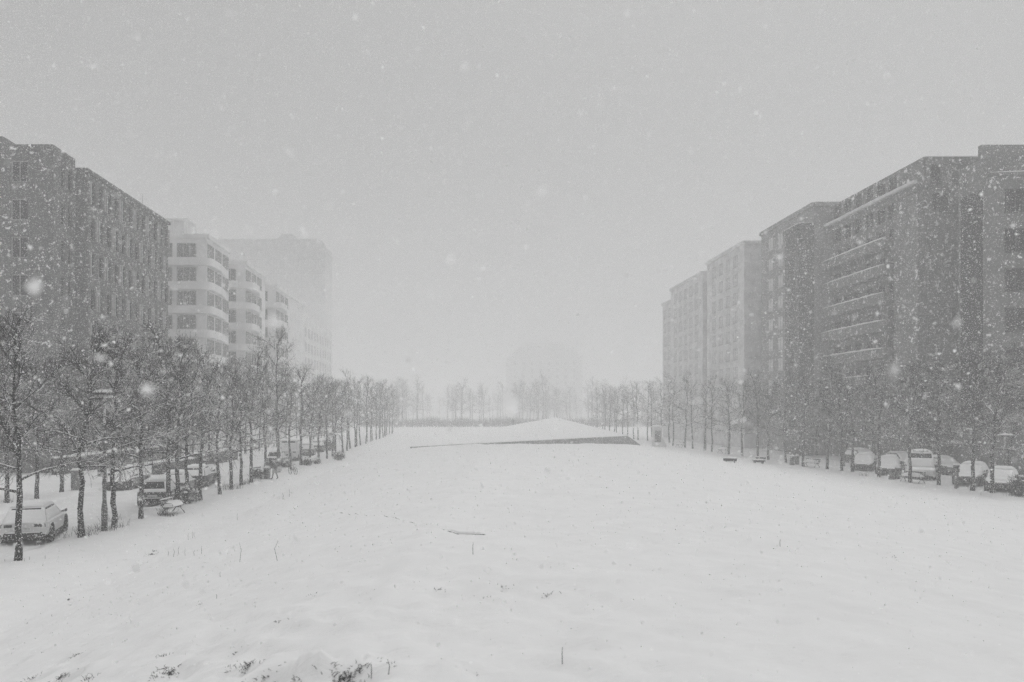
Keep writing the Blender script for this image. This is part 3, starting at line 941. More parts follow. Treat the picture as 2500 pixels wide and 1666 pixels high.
shrub(800, 1098, 0, "wide bush in the distance above the lone round shrub", 1.7, G_)

# hedges along the left facades
def hedge(name, p0, p1, w, h, label, seed):
    p0, p1 = Vector(p0), Vector(p1); d = p1 - p0; L = d.length
    t = thing(name, label, "hedge", p0, math.atan2(d.y, d.x), "clipped hedges along the left street"); rnd = random.Random(seed); hb = MB()
    for k in range(int(L * 95)):
        a = rnd.uniform(0, L); b_ = rnd.uniform(-w / 2, w / 2); z = h * rnd.random() ** .7
        e = Vector((rnd.gauss(0, .13), rnd.gauss(0, .13), rnd.gauss(.08, .13)))
        q_ = Vector((a, b_, z)); hb.tube([q_ - e, q_ + e], [.016, .009], 3, caps=False)
    hb.bx(.1, L - .1, -w / 2 + .12, w / 2 - .12, -.1, h - .12)
    hb.build("foliage", M_SHRUB, t)
    sn = MB(); sn.sheet((0, -w / 2, h - .06), (L, -w / 2, h - .06), (L, w / 2, h - .06), (0, w / 2, h - .06), .17, max(8, int(L * 2)), 4, seed, .6); sn.build("snow_cover", M_SNOW, t, True)
hedge("hedge", (-25.4, 62.5, 0), (-25.1, 70.5, 0), .9, .95, "dark clipped hedge across the left street behind the parked cars", 1)
hedge("hedge", (-25.0, 71.6, 0), (-24.4, 82, 0), .9, 1.2, "taller hedge farther along across the left street", 2)
hedge("hedge", (-33.6, 62.0, 0), (-32.2, 86, 0), 1.0, 1.5, "long dark hedge at the foot of the office block", 3)

# ------------------------------------------------------------------ vehicles
def quad_on(face, u0, u1, w0, w1, off, t=.012):
    """thin panel lying proud of a quad face (p00,p10,p11,p01)"""
    a, b_, c, d = [Vector(p) for p in face]
    def at(u, w): return a * (1 - u) * (1 - w) + b_ * u * (1 - w) + c * u * w + d * (1 - u) * w
    n = (b_ - a).cross(d - a).normalized()
    pts = [at(u0, w0), at(u1, w0), at(u1, w1), at(u0, w1)]
    inn = [p + n * (off - t) for p in pts]; out = [p + n * off for p in pts]
    return inn + out, [(4, 5, 6, 7), (3, 2, 1, 0), (0, 1, 5, 4), (1, 2, 6, 5), (2, 3, 7, 6), (3, 0, 4, 7)]

WHEEL = {}
def wheel_meshes(r, w):
    if (r, w) in WHEEL: return WHEEL[(r, w)]
    t = MB(); prof = [(r * .66, -w / 2), (r * .95, -w / 2), (r, -w * .32), (r, w * .32), (r * .95, w / 2), (r * .66, w / 2)]
    n = 20
    rings = [[(x, rad * math.cos(2 * math.pi * k / n), rad * math.sin(2 * math.pi * k / n)) for k in range(n)] for rad, x in prof]
    t.loft(rings, caps=False); t.loft([rings[-1], rings[0]], caps=False)
    rim = MB(); rim.ring((w * .3, 0, 0), r * .62, r * .05, 'x', 18, 5); rim.cyl((w * .1, 0, 0), (w * .34, 0, 0), r * .16, n=10); rim.cyl((-w * .1, 0, 0), (-w * .05, 0, 0), r * .64, n=18)
    for k in range(5):
        a = 2 * math.pi * k / 5; rim.tube([(w * .28, r * .12 * math.cos(a), r * .12 * math.sin(a)), (w * .3, r * .62 * math.cos(a), r * .62 * math.sin(a))], [r * .07, r * .06], 5)
    WHEEL[(r, w)] = (t.mesh("tyre", M_TYRE, True), rim.mesh("rim", M_RIM))
    return WHEEL[(r, w)]

def car(name, label, cat, paint, L=4.4, W=1.82, H=1.58, belt=.98, hood=.92, kind='suv', snow=.10, rear_clear=.25, heavy=False, group=None):
    t = thing(name, label, cat, (0, 0, 0), 0, group)
    hw = W / 2
    yr, yf = -L / 2, L / 2
    if kind == 'van':
        st = [(yr, .93, .40, belt), (yr + .12, .98, .33, belt), (-.8, 1, .28, belt), (.8, 1, .28, belt), (yf - 1.1, 1, .28, belt - .02), (yf - .45, .97, .30, hood), (yf - .1, .90, .34, hood - .12), (yf, .80, .42, hood - .3)]
        g_bot = (yr + .06, yf - .62); g_top = (yr + .14, yf - 1.35)
    else:
        st = [(yr, .86, .44, belt - .06), (yr + .14, .95, .36, belt), (yr + .8, 1, .28, belt), (0, 1, .26, belt - .01), (yf - 1.35, 1, .26, belt - .03), (yf - .55, .97, .28, hood - .05), (yf - .15, .90, .32, hood - .16), (yf, .78, .42, hood - .30)]
        g_bot = (yr + .10, yf - 1.2); g_top = (yr + .62, yf - 2.05)
    b_ = MB(); rings = []
    for y, f, zl_, zt_ in st:
        w = hw * f; zm = (zl_ + zt_) / 2
        rings.append([(-w * .90, y, zl_), (-w * .98, y, zl_ + .12), (-w, y, zm), (-w * .985, y, zt_ - .10), (-w * .90, y, zt_),
                      (w * .90, y, zt_), (w * .985, y, zt_ - .10), (w, y, zm), (w * .98, y, zl_ + .12), (w * .90, y, zl_)])
    b_.loft(rings)
    # greenhouse
    wb, wt = hw * .90, hw * (.70 if kind != 'van' else .82); zb = belt - .05; zt_ = H - .06
    gb = [(-wb, g_bot[0], zb), (wb, g_bot[0], zb), (wb, g_bot[1], zb), (-wb, g_bot[1], zb)]
    gt = [(-wt, g_top[0], zt_), (wt, g_top[0], zt_), (wt, g_top[1], zt_), (-wt, g_top[1], zt_)]
    gr = [(-wt * .88, g_top[0] + .22, H), (wt * .88, g_top[0] + .22, H), (wt * .88, g_top[1] - .25, H), (-wt * .88, g_top[1] - .25, H)]
    b_.loft([gb, gt, gr])
    body = b_.build("body", paint, t, True, bevel=.07)
    faces = {'rear': (gb[0], gb[1], gt[1], gt[0]), 'right': (gb[1], gb[2], gt[2], gt[1]), 'front': (gb[2], gb[3], gt[3], gt[2]), 'left': (gb[3], gb[0], gt[0], gt[3])}
    for nm, fkey, spans in (("rear_window", 'rear', [(.09, .91)]), ("windscreen", 'front', [(.06, .94)]), ("side_window", 'right', [(.08, .36), (.39, .62), (.65, .88)]), ("side_window", 'left', [(.12, .35), (.38, .61), (.64, .92)])):
        for u0, u1 in spans:
            m_ = MB(); m_.add(*quad_on(faces[fkey], u0, u1, .14, .93, .018)); m_.build(nm, M_GLASS, t)
    # bumpers and sills
    bp = MB(); bp.loft([[(-hw * .82, yr - .035, .26), (hw * .82, yr - .035, .26), (hw * .92, yr + .3, .22), (-hw * .92, yr + .3, .22)], [(-hw * .74, yr - .05, .54), (hw * .74, yr - .05, .54), (hw * .9, yr + .2, .54), (-hw * .9, yr + .2, .54)]])
    bp.build("rear_bumper", M_UNDER, t, bevel=.03)
    bp = MB(); bp.loft([[(-hw * .9, yf - .3, .2), (hw * .9, yf - .3, .2), (hw * .78, yf + .03, .25), (-hw * .78, yf + .03, .25)], [(-hw * .9, yf - .2, .5), (hw * .9, yf - .2, .5), (hw * .7, yf + .035, .5), (-hw * .7, yf + .035, .5)]])
    bp.build("front_bumper", M_UNDER, t, bevel=.03)
    sl = MB()
    for s_ in (-1, 1): sl.bx(s_ * hw * .93 - .06, s_ * hw * .93 + .06, -L * .26, L * .26, .16, .34)
    sl.bx(-hw * .8, hw * .8, yr + .3, yf - .3, .17, .30)
    sl.build("sill", M_UNDER, t)
    gl = MB(); gl.loft([[(-hw * .55, yf - .06, .52), (hw * .55, yf - .06, .52), (hw * .5, yf + .01, .54), (-hw * .5, yf + .01, .54)], [(-hw * .5, yf - .14, .68), (hw * .5, yf - .14, .68), (hw * .46, yf - .02, .66), (-hw * .46, yf - .02, .66)]]); gl.build("grille", M_UNDER, t)
    for s_ in (-1, 1):
        tl = MB(); zc = belt - .17
        tl.loft([[(s_ * hw * .44, yr - .045, zc - .06), (s_ * hw * .90, yr + .02, zc - .09), (s_ * hw * .90, yr + .02, zc + .06), (s_ * hw * .44, yr - .045, zc + .04)],
                 [(s_ * hw * .42, yr + .06, zc - .05), (s_ * hw * .80, yr + .14, zc - .07), (s_ * hw * .80, yr + .14, zc + .07), (s_ * hw * .42, yr + .06, zc + .05)]])
        tl.build("tail_light", M_LAMP, t, bevel=.015)
        hl = MB(); zc = hood - .26
        hl.loft([[(s_ * hw * .45, yf - .012, zc - .06), (s_ * hw * .78, yf - .10, zc - .04), (s_ * hw * .78, yf - .12, zc + .07), (s_ * hw * .45, yf - .05, zc + .05)],
                 [(s_ * hw * .45, yf - .14, zc - .06), (s_ * hw * .76, yf - .24, zc - .04), (s_ * hw * .76, yf - .24, zc + .07), (s_ * hw * .45, yf - .14, zc + .05)]])
        hl.build("headlight", M_RIM, t)
        mi = MB(); mi.loft([[(s_ * (hw * .93), g_bot[1] - .42, belt + .0), (s_ * (hw * .93), g_bot[1] - .30, belt + .0), (s_ * (hw * .93), g_bot[1] - .30, belt + .06), (s_ * (hw * .93), g_bot[1] - .42, belt + .06)],
                            [(s_ * (hw + .18), g_bot[1] - .44, belt + .02), (s_ * (hw + .18), g_bot[1] - .30, belt + .02), (s_ * (hw + .17), g_bot[1] - .30, belt + .17), (s_ * (hw + .17), g_bot[1] - .44, belt + .17)]])
        mi.build("mirror", M_UNDER, t, bevel=.02)
    pl = MB(); pl.bx(-.26, .26, yr - .062, yr - .012, .62, .73); pl.build("number_plate", M_PLATE, t)
    # wheels with dark arches
    rw = .34 if kind != 'suv' else .36
    tm, rmm = wheel_meshes(rw, .23)
    for y in (yr + .82, yf - .85):
        for s_ in (-1, 1):
            ar = MB(); ar.cyl((s_ * hw * .80, y, rw + .02), (s_ * (hw + .004), y, rw + .02), rw + .075, n=22); ar.build("wheel_arch", M_UNDER, t)
    for y in (yr + .82, yf - .85):
        for s_ in (-1, 1):
            w_ = put("wheel", tm, t, (s_ * (hw - .085), y, rw - .02)); r_ = put("rim", rmm, w_)
            if s_ < 0: w_.rotation_euler = (0, 0, math.pi)
    # wiper on the rear window
    a, bq, c, d = [Vector(p) for p in faces['rear']]
    # snow: roof, bonnet, glass
    sn = MB(); k = snow
    y0, y1 = g_top[0] + .02, g_top[1] - .02
    sn.sheet((-wt * .98, y0, H - .015), (wt * .98, y0, H - .015), (wt * .98, y1, H - .015), (-wt * .98, y1, H - .015), k, 10, 12, int(L * 10))
    if kind != 'van' or heavy:
        sn.sheet((-hw * .86, g_bot[1] - .05, belt - .045), (hw * .86, g_bot[1] - .05, belt - .045), (hw * .80, yf - .22, hood - .16), (-hw * .80, yf - .22, hood - .16), k * .9, 10, 8, 3)
    def glass_snow(face, u0, u1, w0, w1, th, seed):
        pts, _ = quad_on(face, u0, u1, w0, w1, .02)
        sn.sheet(pts[4], pts[5], pts[6], pts[7], th, 9, 7, seed, .4)
    glass_snow(faces['rear'], .02, .98, -.06, 1 - rear_clear, .05, 5)
    glass_snow(faces['front'], .02, .98, .0, .96 if kind != 'van' else .62, .05, 6)
    if heavy:
        glass_snow(faces['right'], .02, .95, .05, .98, .05, 7); glass_snow(faces['left'], .02, .95, .05, .98, .05, 8)
    else:
        glass_snow(faces['right'], .06, .88, .0, .80, .03, 7); glass_snow(faces['left'], .06, .88, .0, .80, .03, 8)
    sn.sheet((-hw * .78, yr - .04, belt - .055), (hw * .78, yr - .04, belt - .055), (hw * .84, yr + .16, belt - .02), (-hw * .84, yr + .16, belt - .02), k * .7, 10, 4, 9, nor=(0, 0, 1))
    sn.sheet((-hw * .66, yr - .075, .54), (hw * .66, yr - .075, .54), (hw * .72, yr + .05, .55), (-hw * .72, yr + .05, .55), .03, 10, 3, 10, nor=(0, 0, 1))
    sn.build("snow_cover", M_SNOW, t, True)
    return t

def place(t, x, y, rz):
    t.location = (x, y, gz(x, y) + .01); t.rotation_euler = (0, 0, rz)

GL, GR = "cars parked on the left street", "cars parked on the right street"
c1 = car("parked_car", "white crossover seen from behind beside the nearest tree, roof heaped with snow", "car", M_PAINT_W, 4.4, 1.86, 1.56, 1.0, .95, 'suv', .11, .16, group=GL)
place(c1, -18.5, 32.6, R(17))
c2 = car("parked_car", "dark hatchback with clear black rear window behind the left bench", "car", M_PAINT_D, 4.3, 1.80, 1.52, .96, .92, 'suv', .11, .75, group=GL)
place(c2, -17.75, 44.4, R(11))
c3 = car("parked_car", "snow covered car just ahead of the dark hatchback, only its roof showing", "car", M_PAINT_G, 4.2, 1.76, 1.50, .96, .9, 'hatch', .13, .14, group=GL)
place(c3, -18.5, 49.4, R(10))
c4 = car("parked_car", "grey estate car with dark strip of rear glass beyond the left bushes", "car", M_PAINT_D, 4.5, 1.80, 1.50, .97, .9, 'hatch', .12, .3, group=GL)
place(c4, -18.9, 54.4, R(9))
c5 = clone(c3, "car buried in thick snow on the far side of the left street", (-23.4, 52.6, gz(-23.4, 52.6)), R(178), GL)
c6 = clone(c2, "dark snow topped car behind the walking person", (-17.6, 72.8, gz(-17.6, 72.8)), R(8), GL)
c7 = clone(c3, "small faded car under snow right of the distant van", (-18.0, 90, gz(-18, 90)), R(6), GL)
c8 = clone(c4, "faded car beyond the small car at the far end of the left street", (-18.4, 99, gz(-18.4, 99)), R(6), GL)
v1 = car("parked_van", "white delivery van with snowy roof facing the camera on the right street", "van", M_PAINT_W, 5.4, 1.98, 2.30, 1.18, 1.12, 'van', .12, .2, group=GR)
place(v1, 37.6, 59.6, R(180 - 30))
# unreadable dark lettering strip above the windscreen
lt = MB()
rl = random.Random(2)
x = -.52
while x < .5:
    w = rl.uniform(.06, .13); lt.bx(x, x + w, 1.10, 1.16, 2.26, 2.26 + rl.uniform(.09, .13)); x += w + .03
lt.build("roof_lettering", M_UNDER, v1)
v2 = clone(v1, "faint snow capped van far along the left street", (-18.2, 82, gz(-18.2, 82)), R(7), GL)
for ch in list(v2.children):
    if ch.name.startswith("roof_lettering"): bpy.data.objects.remove(ch)
r1 = car("parked_car", "car with fully snowed windscreen and dark bumper nearest the right edge", "car", M_PAINT_D, 4.3, 1.80, 1.50, .96, .92, 'hatch', .14, .1, heavy=True, group=GR)
place(r1, 37.9, 51.0, R(180 - 40))
r2 = clone(r1, "car under a smooth mound of snow right of the ticket machine", (38.7, 55.2, gz(38.7, 55.2)), R(180 - 45), GR)
r3 = car("parked_car", "dark car with snow heaped windscreen above the two litter bins", "car", M_PAINT_G, 4.3, 1.80, 1.48, .96, .92, 'hatch', .13, .1, heavy=True, group=GR)
place(r3, 37.5, 63.7, R(180 - 33))
r4 = clone(r3, "snow mounded car left of the one above the litter bins", (37.8, 68.0, gz(37.8, 68)), R(180 - 36), GR)
r5 = clone(c3, "car with round snowy roof farther back behind the ticket machine", (42.4, 63.8, gz(42.4, 63.8)), R(180), GR)
r6 = clone(c2, "dark car peeking out at the right of the white van", (42.3, 69.5, gz(42.3, 69.5)), R(180), GR)
r7 = clone(c4, "dark car farther back at the left of the white van", (42.0, 76, gz(42, 76)), R(180), GR)

# ------------------------------------------------------------------ street furniture
def bench(label, x, y, rz, group, L=1.6):
    t = thing("iron_bench", label, "bench", (x, y, gz(x, y)), rz, group)
    for s_ in (-1, 1):
        f = MB(); X = s_ * (L / 2 - .12)
        f.tube([(X, -.36, 0), (X, -.26, .14), (X, -.14, .27), (X, -.16, .42)], .024, 6)
        f.tube([(X, .40, 0), (X, .28, .14), (X, .17, .27), (X, .16, .42)], .024, 6)
        f.tube([(X, -.16, .30), (X, 0, .34), (X, .17, .30)], .018, 6)
        f.tube([(X, -.28, .43), (X, .2, .40), (X, .25, .45), (X, .36, .82)], .024, 6)
        f.tube([(X, .27, .62), (X, -.02, .66), (X, -.26, .64), (X, -.30, .56), (X, -.25, .44)], .02, 6)
        f.build("leg", M_METAL, t, True)
    s = MB()
    for k in range(5): s.box((0, -.25 + .105 * k, .455 - .004 * k), (L, .075, .035))
    s.build("seat", M_WOOD, t)
    b_ = MB()
    for k in range(3): b_.box((0, .285 + .028 * k, .56 + .11 * k), (L, .03, .085))
    b_.build("backrest", M_WOOD, t)
    sn = MB(); sn.sheet((-L / 2, -.30, .475), (L / 2, -.30, .475), (L / 2, .24, .46), (-L / 2, .24, .46), .22, 9, 6, 2, .7); sn.sheet((-L / 2, .30, .83), (L / 2, .30, .83), (L / 2, .40, .83), (-L / 2, .40, .83), .035, 14, 3, 3)
    sn.build("snow_cover", M_SNOW, t, True)
    return t
GB = "iron park benches with snowy seats"
bench("iron bench with curved legs and snowy seat beside the dark hatchback on the left", -14.75, 38.6, R(84), GB, 1.45)
bench("snow topped iron bench between two trunks left of the walking person", -15.4, 58.3, R(78), GB)
bench("snow laden iron bench in front of the white van", 34.5, 55.6, R(-62), GB)
bench("iron bench in the gap between two right hand trees, beside two grey bins", 34.3, 71.0, R(-66), GB)
bench("faded iron bench on the right, near the small slatted seats", 33.4, 91.5, R(-70), GB)
bench("faintest iron bench on the right near the dark kiosk", 32.6, 106.5, R(-70), GB)

def slat_seat(label, px, py, w, rz):
    p = pix_ground(px, py, ground)
    t = thing("slatted_seat", label, "bench", p, rz, "low slatted seats at the right lawn edge")
    s = MB()
    for k in range(3): s.box((0, -.18 + .18 * k, .27), (w, .15, .06))
    s.box((0, -.272, .16), (w, .03, .16)); s.build("seat", M_WOOD, t)
    for x in (-w / 2 + .2, w / 2 - .2):
        l = MB(); l.box((x, 0, .08), (.09, .45, .30)); l.build("leg", M_METAL, t)
    n = MB(); n.sheet((-w / 2, -.27, .305), (w / 2, -.27, .305), (w / 2, .27, .305), (-w / 2, .27, .305), .10, 12, 5, 4); n.build("snow_cover", M_SNOW, t, True)
slat_seat("low dark slatted seat, closer of the stacked pair at the right lawn edge", 1852, 1131, 1.15, R(-6))
slat_seat("low dark slatted seat, farther of the stacked pair at the right lawn edge", 1856, 1123, 1.0, R(-6))
slat_seat("low slatted seat half sunk in snow, left of the stacked pair", 1783, 1128.5, 1.0, R(-25))

def bin_(label, px, py, h=.95, r=.23, group="grey litter bins on the right pavement"):
    Y = Y_of(py); x = X_of(px, Y)
    t = thing("litter_bin", label, "litter bin", (x, Y, gz(x, Y)), 0, group)
    m_ = MB(); m_.lathe([(r * .9, 0), (r, .05), (r, h * .8), (r * 1.05, h * .82), (r * 1.05, h * .86), (r * .8, h * .95), (.02, h)], n=18); m_.build("body", M_METAL_MD, t, True)
    o_ = MB(); o_.bx(-r * .55, r * .55, -r * 1.03, -r * .8, h * .62, h * .76); o_.build("opening", M_UNDER, t)
    n_ = MB(); n_.sheet((-r * .7, -r * .7, h * .95), (r * .7, -r * .7, h * .95), (r * .7, r * .7, h * .95), (-r * .7, r * .7, h * .95), .12, 6, 6, 3); n_.build("snow_cover", M_SNOW, t, True)
bin_("left of two grey litter bins in front of the snow heaped dark car", 2177, 1172)
bin_("right of two grey litter bins in front of the snow heaped dark car", 2191, 1171.5, .95, .2)
bin_("left of two faint bins beside the right iron bench", 1934, 1135)
bin_("right of two faint bins beside the right iron bench", 1946, 1134.5, .95, .2)
bin_("single dark bin at the right end of the second left bench", 652, 1171.5, .95, .26, None)

# ticket machine on the right
Y = Y_of(1194); x = X_of(2335, Y)
t = thing("ticket_machine", "dark upright parking ticket machine before the snow buried cars on the right", "ticket machine", (x, Y, gz(x, Y)), R(-20))
m_ = MB(); m_.box((0, 0, .55), (.22, .2, 1.2)); m_.build("post", M_METAL_MD, t, bevel=.02)
m_ = MB(); m_.box((0, 0, 1.38), (.34, .26, .5)); m_.build("housing", M_METAL, t, bevel=.03)
m_ = MB(); m_.box((0, -.136, 1.46), (.2, .012, .16)); m_.build("screen", M_GLASS, t)
m_ = MB(); m_.sheet((-.18, -.14, 1.63), (.18, -.14, 1.63), (.18, .14, 1.63), (-.18, .14, 1.63), .12, 6, 6, 1); m_.build("snow_cover", M_SNOW, t, True)

# street lamps
def lamp(label, x, y, h, rz, head, group):
    t = thing("street_lamp", label, "street lamp", (x, y, gz(x, y)), rz, group)
    m_ = MB(); m_.lathe([(.135, -.1), (.135, 1.0), (.10, 1.25), (.085, 1.4), (.06, h)], n=12); m_.build("pole", M_METAL_MD, t, True)
    for k, (dx, w, dz) in enumerate(head):
        a = MB(); a.tube([(0, 0, h - .15 + dz - .1), (dx * .5, 0, h - .02 + dz), (dx, 0, h + dz)], .025, 6); a.box((dx, 0, h + dz + .03), (w, .34, .10)); lo = a.build("lamp_head", M_METAL, t, bevel=.02)
        n_ = MB(); n_.sheet((dx - w / 2, -.17, h + dz + .085), (dx + w / 2, -.17, h + dz + .085), (dx + w / 2, .17, h + dz + .085), (dx - w / 2, .17, h + dz + .085), .12, 8, 5, k); n_.build("snow_cover", M_SNOW, lo, True)
    return t
GLP = "street lamps in the snow"
Yl = Y_of(1297); xl = X_of(255, Yl)
lp = lamp("thick tapered lamp post carrying the parking signs on the left", xl, Yl, 5.95, 0, [(-.05, .82, .22), (-.02, .95, -.02)], GLP)
# signs on the left lamp post
sg = thing("parking_sign", "small dark plate with a white letter P on the left lamp post", "sign", (xl, Yl, gz(xl, Yl)), R(-8))
zc = ZE - (1136 - 1000) * Yl / F - gz(xl, Yl); xc = X_of(250, Yl) - xl
m_ = MB(); m_.box((xc, -.14, zc), (.30, .02, .62)); m_.build("plate", M_METAL, sg, bevel=.01)
def text(name, body, size, loc, mat, parent):
    cu = bpy.data.curves.new(name, 'FONT'); cu.body = body; cu.size = size; cu.align_x = 'CENTER'; cu.align_y = 'CENTER'; cu.extrude = .003
    o = bpy.data.objects.new(name, cu); COL.objects.link(o); o.parent = parent; o.location = loc; o.rotation_euler = (R(90), 0, 0)
    cu.materials.append(mat); bpy.context.view_layer.update()
    me_ = bpy.data.meshes.new_from_object(o.evaluated_get(bpy.context.evaluated_depsgraph_get()))
    bpy.data.objects.remove(o); o = put(name, me_, parent, loc); o.rotation_euler = (R(90), 0, 0); return o
text("letter", "P", .30, (xc, -.155, zc - .04), M_SIGN, sg)
m_ = MB(); m_.box((xc, -.11, zc), (.05, .05, .2)); m_.build("bracket", M_METAL, sg)
sg = thing("notice_sign", "white notice plate with dark border under the parking sign", "sign", (xl, Yl, gz(xl, Yl)), R(-8))
zc2 = ZE - (1153.5 - 1000) * Yl / F - gz(xl, Yl)
m_ = MB(); m_.box((xc, -.14, zc2), (.27, .02, .36)); m_.build("plate", M_SIGN, sg)
m_ = MB()
for dx, dz, w, h in ((0, .17, .25, .012), (0, -.17, .25, .012), (-.125, 0, .012, .33), (.125, 0, .012, .33), (0, .10, .15, .02), (-.01, .05, .17, .02), (0, -.02, .2, .012), (-.02, -.12, .14, .025), (0, -.085, .08, .03)):
    m_.box((xc + dx, -.153, zc2 + dz), (w, .006, h))
m_.build("lettering", M_UNDER, sg)
lamp("lamp post with flat snow capped head at the right picture edge", X_of(2453, 52), 52, 3.75, 0, [(0, 1.15, -.02)], GLP)
lamp("lamp post with flat snow capped head left of the right edge one", X_of(2370, 56), 56, 3.95, 0, [(0, .85, -.02)], GLP)
lamp("lamp post with two stacked snowy heads among the right trees", X_of(2060, 72), 72, 4.9, 0, [(0, 1.0, .22), (.1, .8, -.02)], GLP)
lamp("faint lamp post with a snowy head at the middle of the right tree row", X_of(1722, 100), 100, 4.5, 0, [(0, 1.6, 0)], GLP)

# utility cabinet, stone, bollards
Y = Y_of(1198); x = X_of(186, Y)
t = thing("utility_cabinet", "pale grey utility cabinet behind the second kerb tree on the left", "cabinet", (x, Y, gz(x, Y)), 0)
m_ = MB(); m_.box((0, 0, .06), (.50, .34, .2)); m_.box((0, 0, .72), (.54, .38, 1.14)); m_.box((0, 0, 1.32), (.60, .44, .06)); m_.build("body", M_METAL_MD, t, bevel=.01)
m_ = MB(); m_.box((0, -.196, .72), (.44, .012, 1.0)); d_ = m_.build("door", M_METAL_MD, t); m_ = MB(); m_.box((.16, -.21, .75), (.03, .02, .12)); m_.build("handle", M_METAL, d_)
m_ = MB(); m_.sheet((-.3, -.22, 1.355), (.3, -.22, 1.355), (.3, .22, 1.355), (-.3, .22, 1.355), .13, 7, 6, 1); m_.build("snow_cover", M_SNOW, t, True)
p = pix_ground(95, 1332, ground)
t = thing("kerb_block", "small dark stone block with a snow cap by the white car's tail", "block", p, R(12))
m_ = MB(); m_.box((0, 0, .04), (.16, .13, .18)); m_.build("stone", M_METAL, t, bevel=.015)
m_ = MB(); m_.sheet((-.09, -.075, .132), (.09, -.075, .132), (.09, .075, .132), (-.09, .075, .132), .05, 5, 5, 1); m_.build("snow_cap", M_SNOW, t, True)
BL = None
for i, (px, py) in enumerate([(299, 1144.5), (321, 1140), (500, 1144), (2452, 1163), (2397, 1138)]):
    Y = Y_of(py); x = X_of(px, Y)
    labs = ["left of two short bollards above the snow buried car's roof", "right of two short bollards above the snow buried car's roof", "short bollard by the hedge behind the grey estate car",
            "bollard behind the car nearest the right edge", "bollard between the mounded cars and the right facades"]
    if BL is None:
        BL = thing("bollard", labs[0], "bollard", (x, Y, gz(x, Y)), 0, "short bollards along the streets")
        m_ = MB(); m_.lathe([(.15, -.05), (.15, .7), (.17, .72), (.17, .8), (.12, .86), (.02, .9)], n=14); m_.build("post", M_METAL, BL, True)
        m_ = MB(); m_.lathe([(.13, .84), (.14, .9), (.10, .98), (.02, 1.0)], n=12); m_.build("snow_cap", M_SNOW, BL, True)
    else:
        clone(BL, labs[i], (x, Y, gz(x, Y)))

# dark kiosk behind the crest
Y = 109; x = X_of(1604, Y)
t = thing("kiosk", "faint dark upright kiosk behind the right end of the raised lawn", "kiosk", (x, Y, gz(x, Y)), 0)
m_ = MB(); m_.box((0, 0, 1.4), (1.25, 1.0, 2.8)); m_.build("body", M_STONE_R2, t, bevel=.04)
m_ = MB(); m_.box((0, 0, 2.88), (1.5, 1.25, .14)); m_.build("roof", M_STONE_R2, t)
m_ = MB(); m_.box((0, -.51, 1.5), (.9, .03, 1.7)); m_.build("panel", M_STONE_R, t)
m_ = MB(); m_.loft([[(.63, -.5, 0), (1.4, -.5, 0), (1.4, .5, 0), (.63, .5, 0)], [(.63, -.5, 1.3), (.70, -.5, 1.3), (.70, .5, 1.3), (.63, .5, 1.3)]]); m_.build("ramp", M_STONE_R2, t)
m_ = MB(); m_.sheet((-.75, -.62, 2.955), (.75, -.62, 2.955), (.75, .62, 2.955), (-.75, .62, 2.955), .16, 8, 8, 2); m_.build("snow_cover", M_SNOW, t, True)

# bicycle
Y = Y_of(1158); x = X_of(715, Y)
t = thing("bicycle", "parked bicycle with big dark wheel in the snow right of the walking person", "bicycle", (x, Y, gz(x, Y)), R(38))
for yy in (-.52, .52):
    w_ = MB(); w_.ring((0, 0, 0), .33, .022, 'x', 28, 6); wo_ = w_.build("wheel", M_TYRE, t, True); wo_.location = (0, yy, .33)
    s_ = MB()
    for k in range(12):
        a = math.pi * k / 6; s_.tube([(0, 0, 0), (0, .32 * math.cos(a), .32 * math.sin(a))], .004, 3)
    s_.cyl((-.04, 0, 0), (.04, 0, 0), .025, n=8); s_.build("spokes", M_METAL, wo_)
m_ = MB()
for a, b_ in (((0, -.52, .33), (0, -.05, .30)), ((0, -.52, .33), (0, -.17, .80)), ((0, -.05, .30), (0, -.18, .84)), ((0, -.05, .30), (0, .36, .78)), ((0, -.16, .78), (0, .35, .84)), ((0, .34, .92), (0, .52, .33))):
    m_.tube([a, b_], .02, 7)
m_.build("frame", M_METAL, t, True)
m_ = MB(); m_.tube([(0, .34, .90), (0, .36, 1.02)], .015, 6); m_.tube([(-.3, .22, 1.0), (-.2, .34, 1.04), (0, .37, 1.03), (.2, .34, 1.04), (.3, .22, 1.0)], .015, 6); m_.build("handlebar", M_METAL, t)
m_ = MB(); m_.loft([[(-.09, -.32, .86), (.09, -.32, .86), (.09, -.32, .92), (-.09, -.32, .92)], [(-.03, -.05, .87), (.03, -.05, .87), (.03, -.05, .91), (-.03, -.05, .91)]]); sd_o = m_.build("saddle", M_TYRE, t, bevel=.015)
m_ = MB(); m_.sheet((-.08, -.32, .925), (.08, -.32, .925), (.03, -.06, .915), (-.03, -.06, .915), .07, 5, 5, 1); m_.build("saddle_snow", M_SNOW, sd_o, True)
m_ = MB(); m_.sheet((-.06, -.8, .66), (.06, -.8, .66), (.06, -.25, .70), (-.06, -.25, .70), .06, 4, 8, 1); m_.build("rack_snow", M_SNOW, t, True)

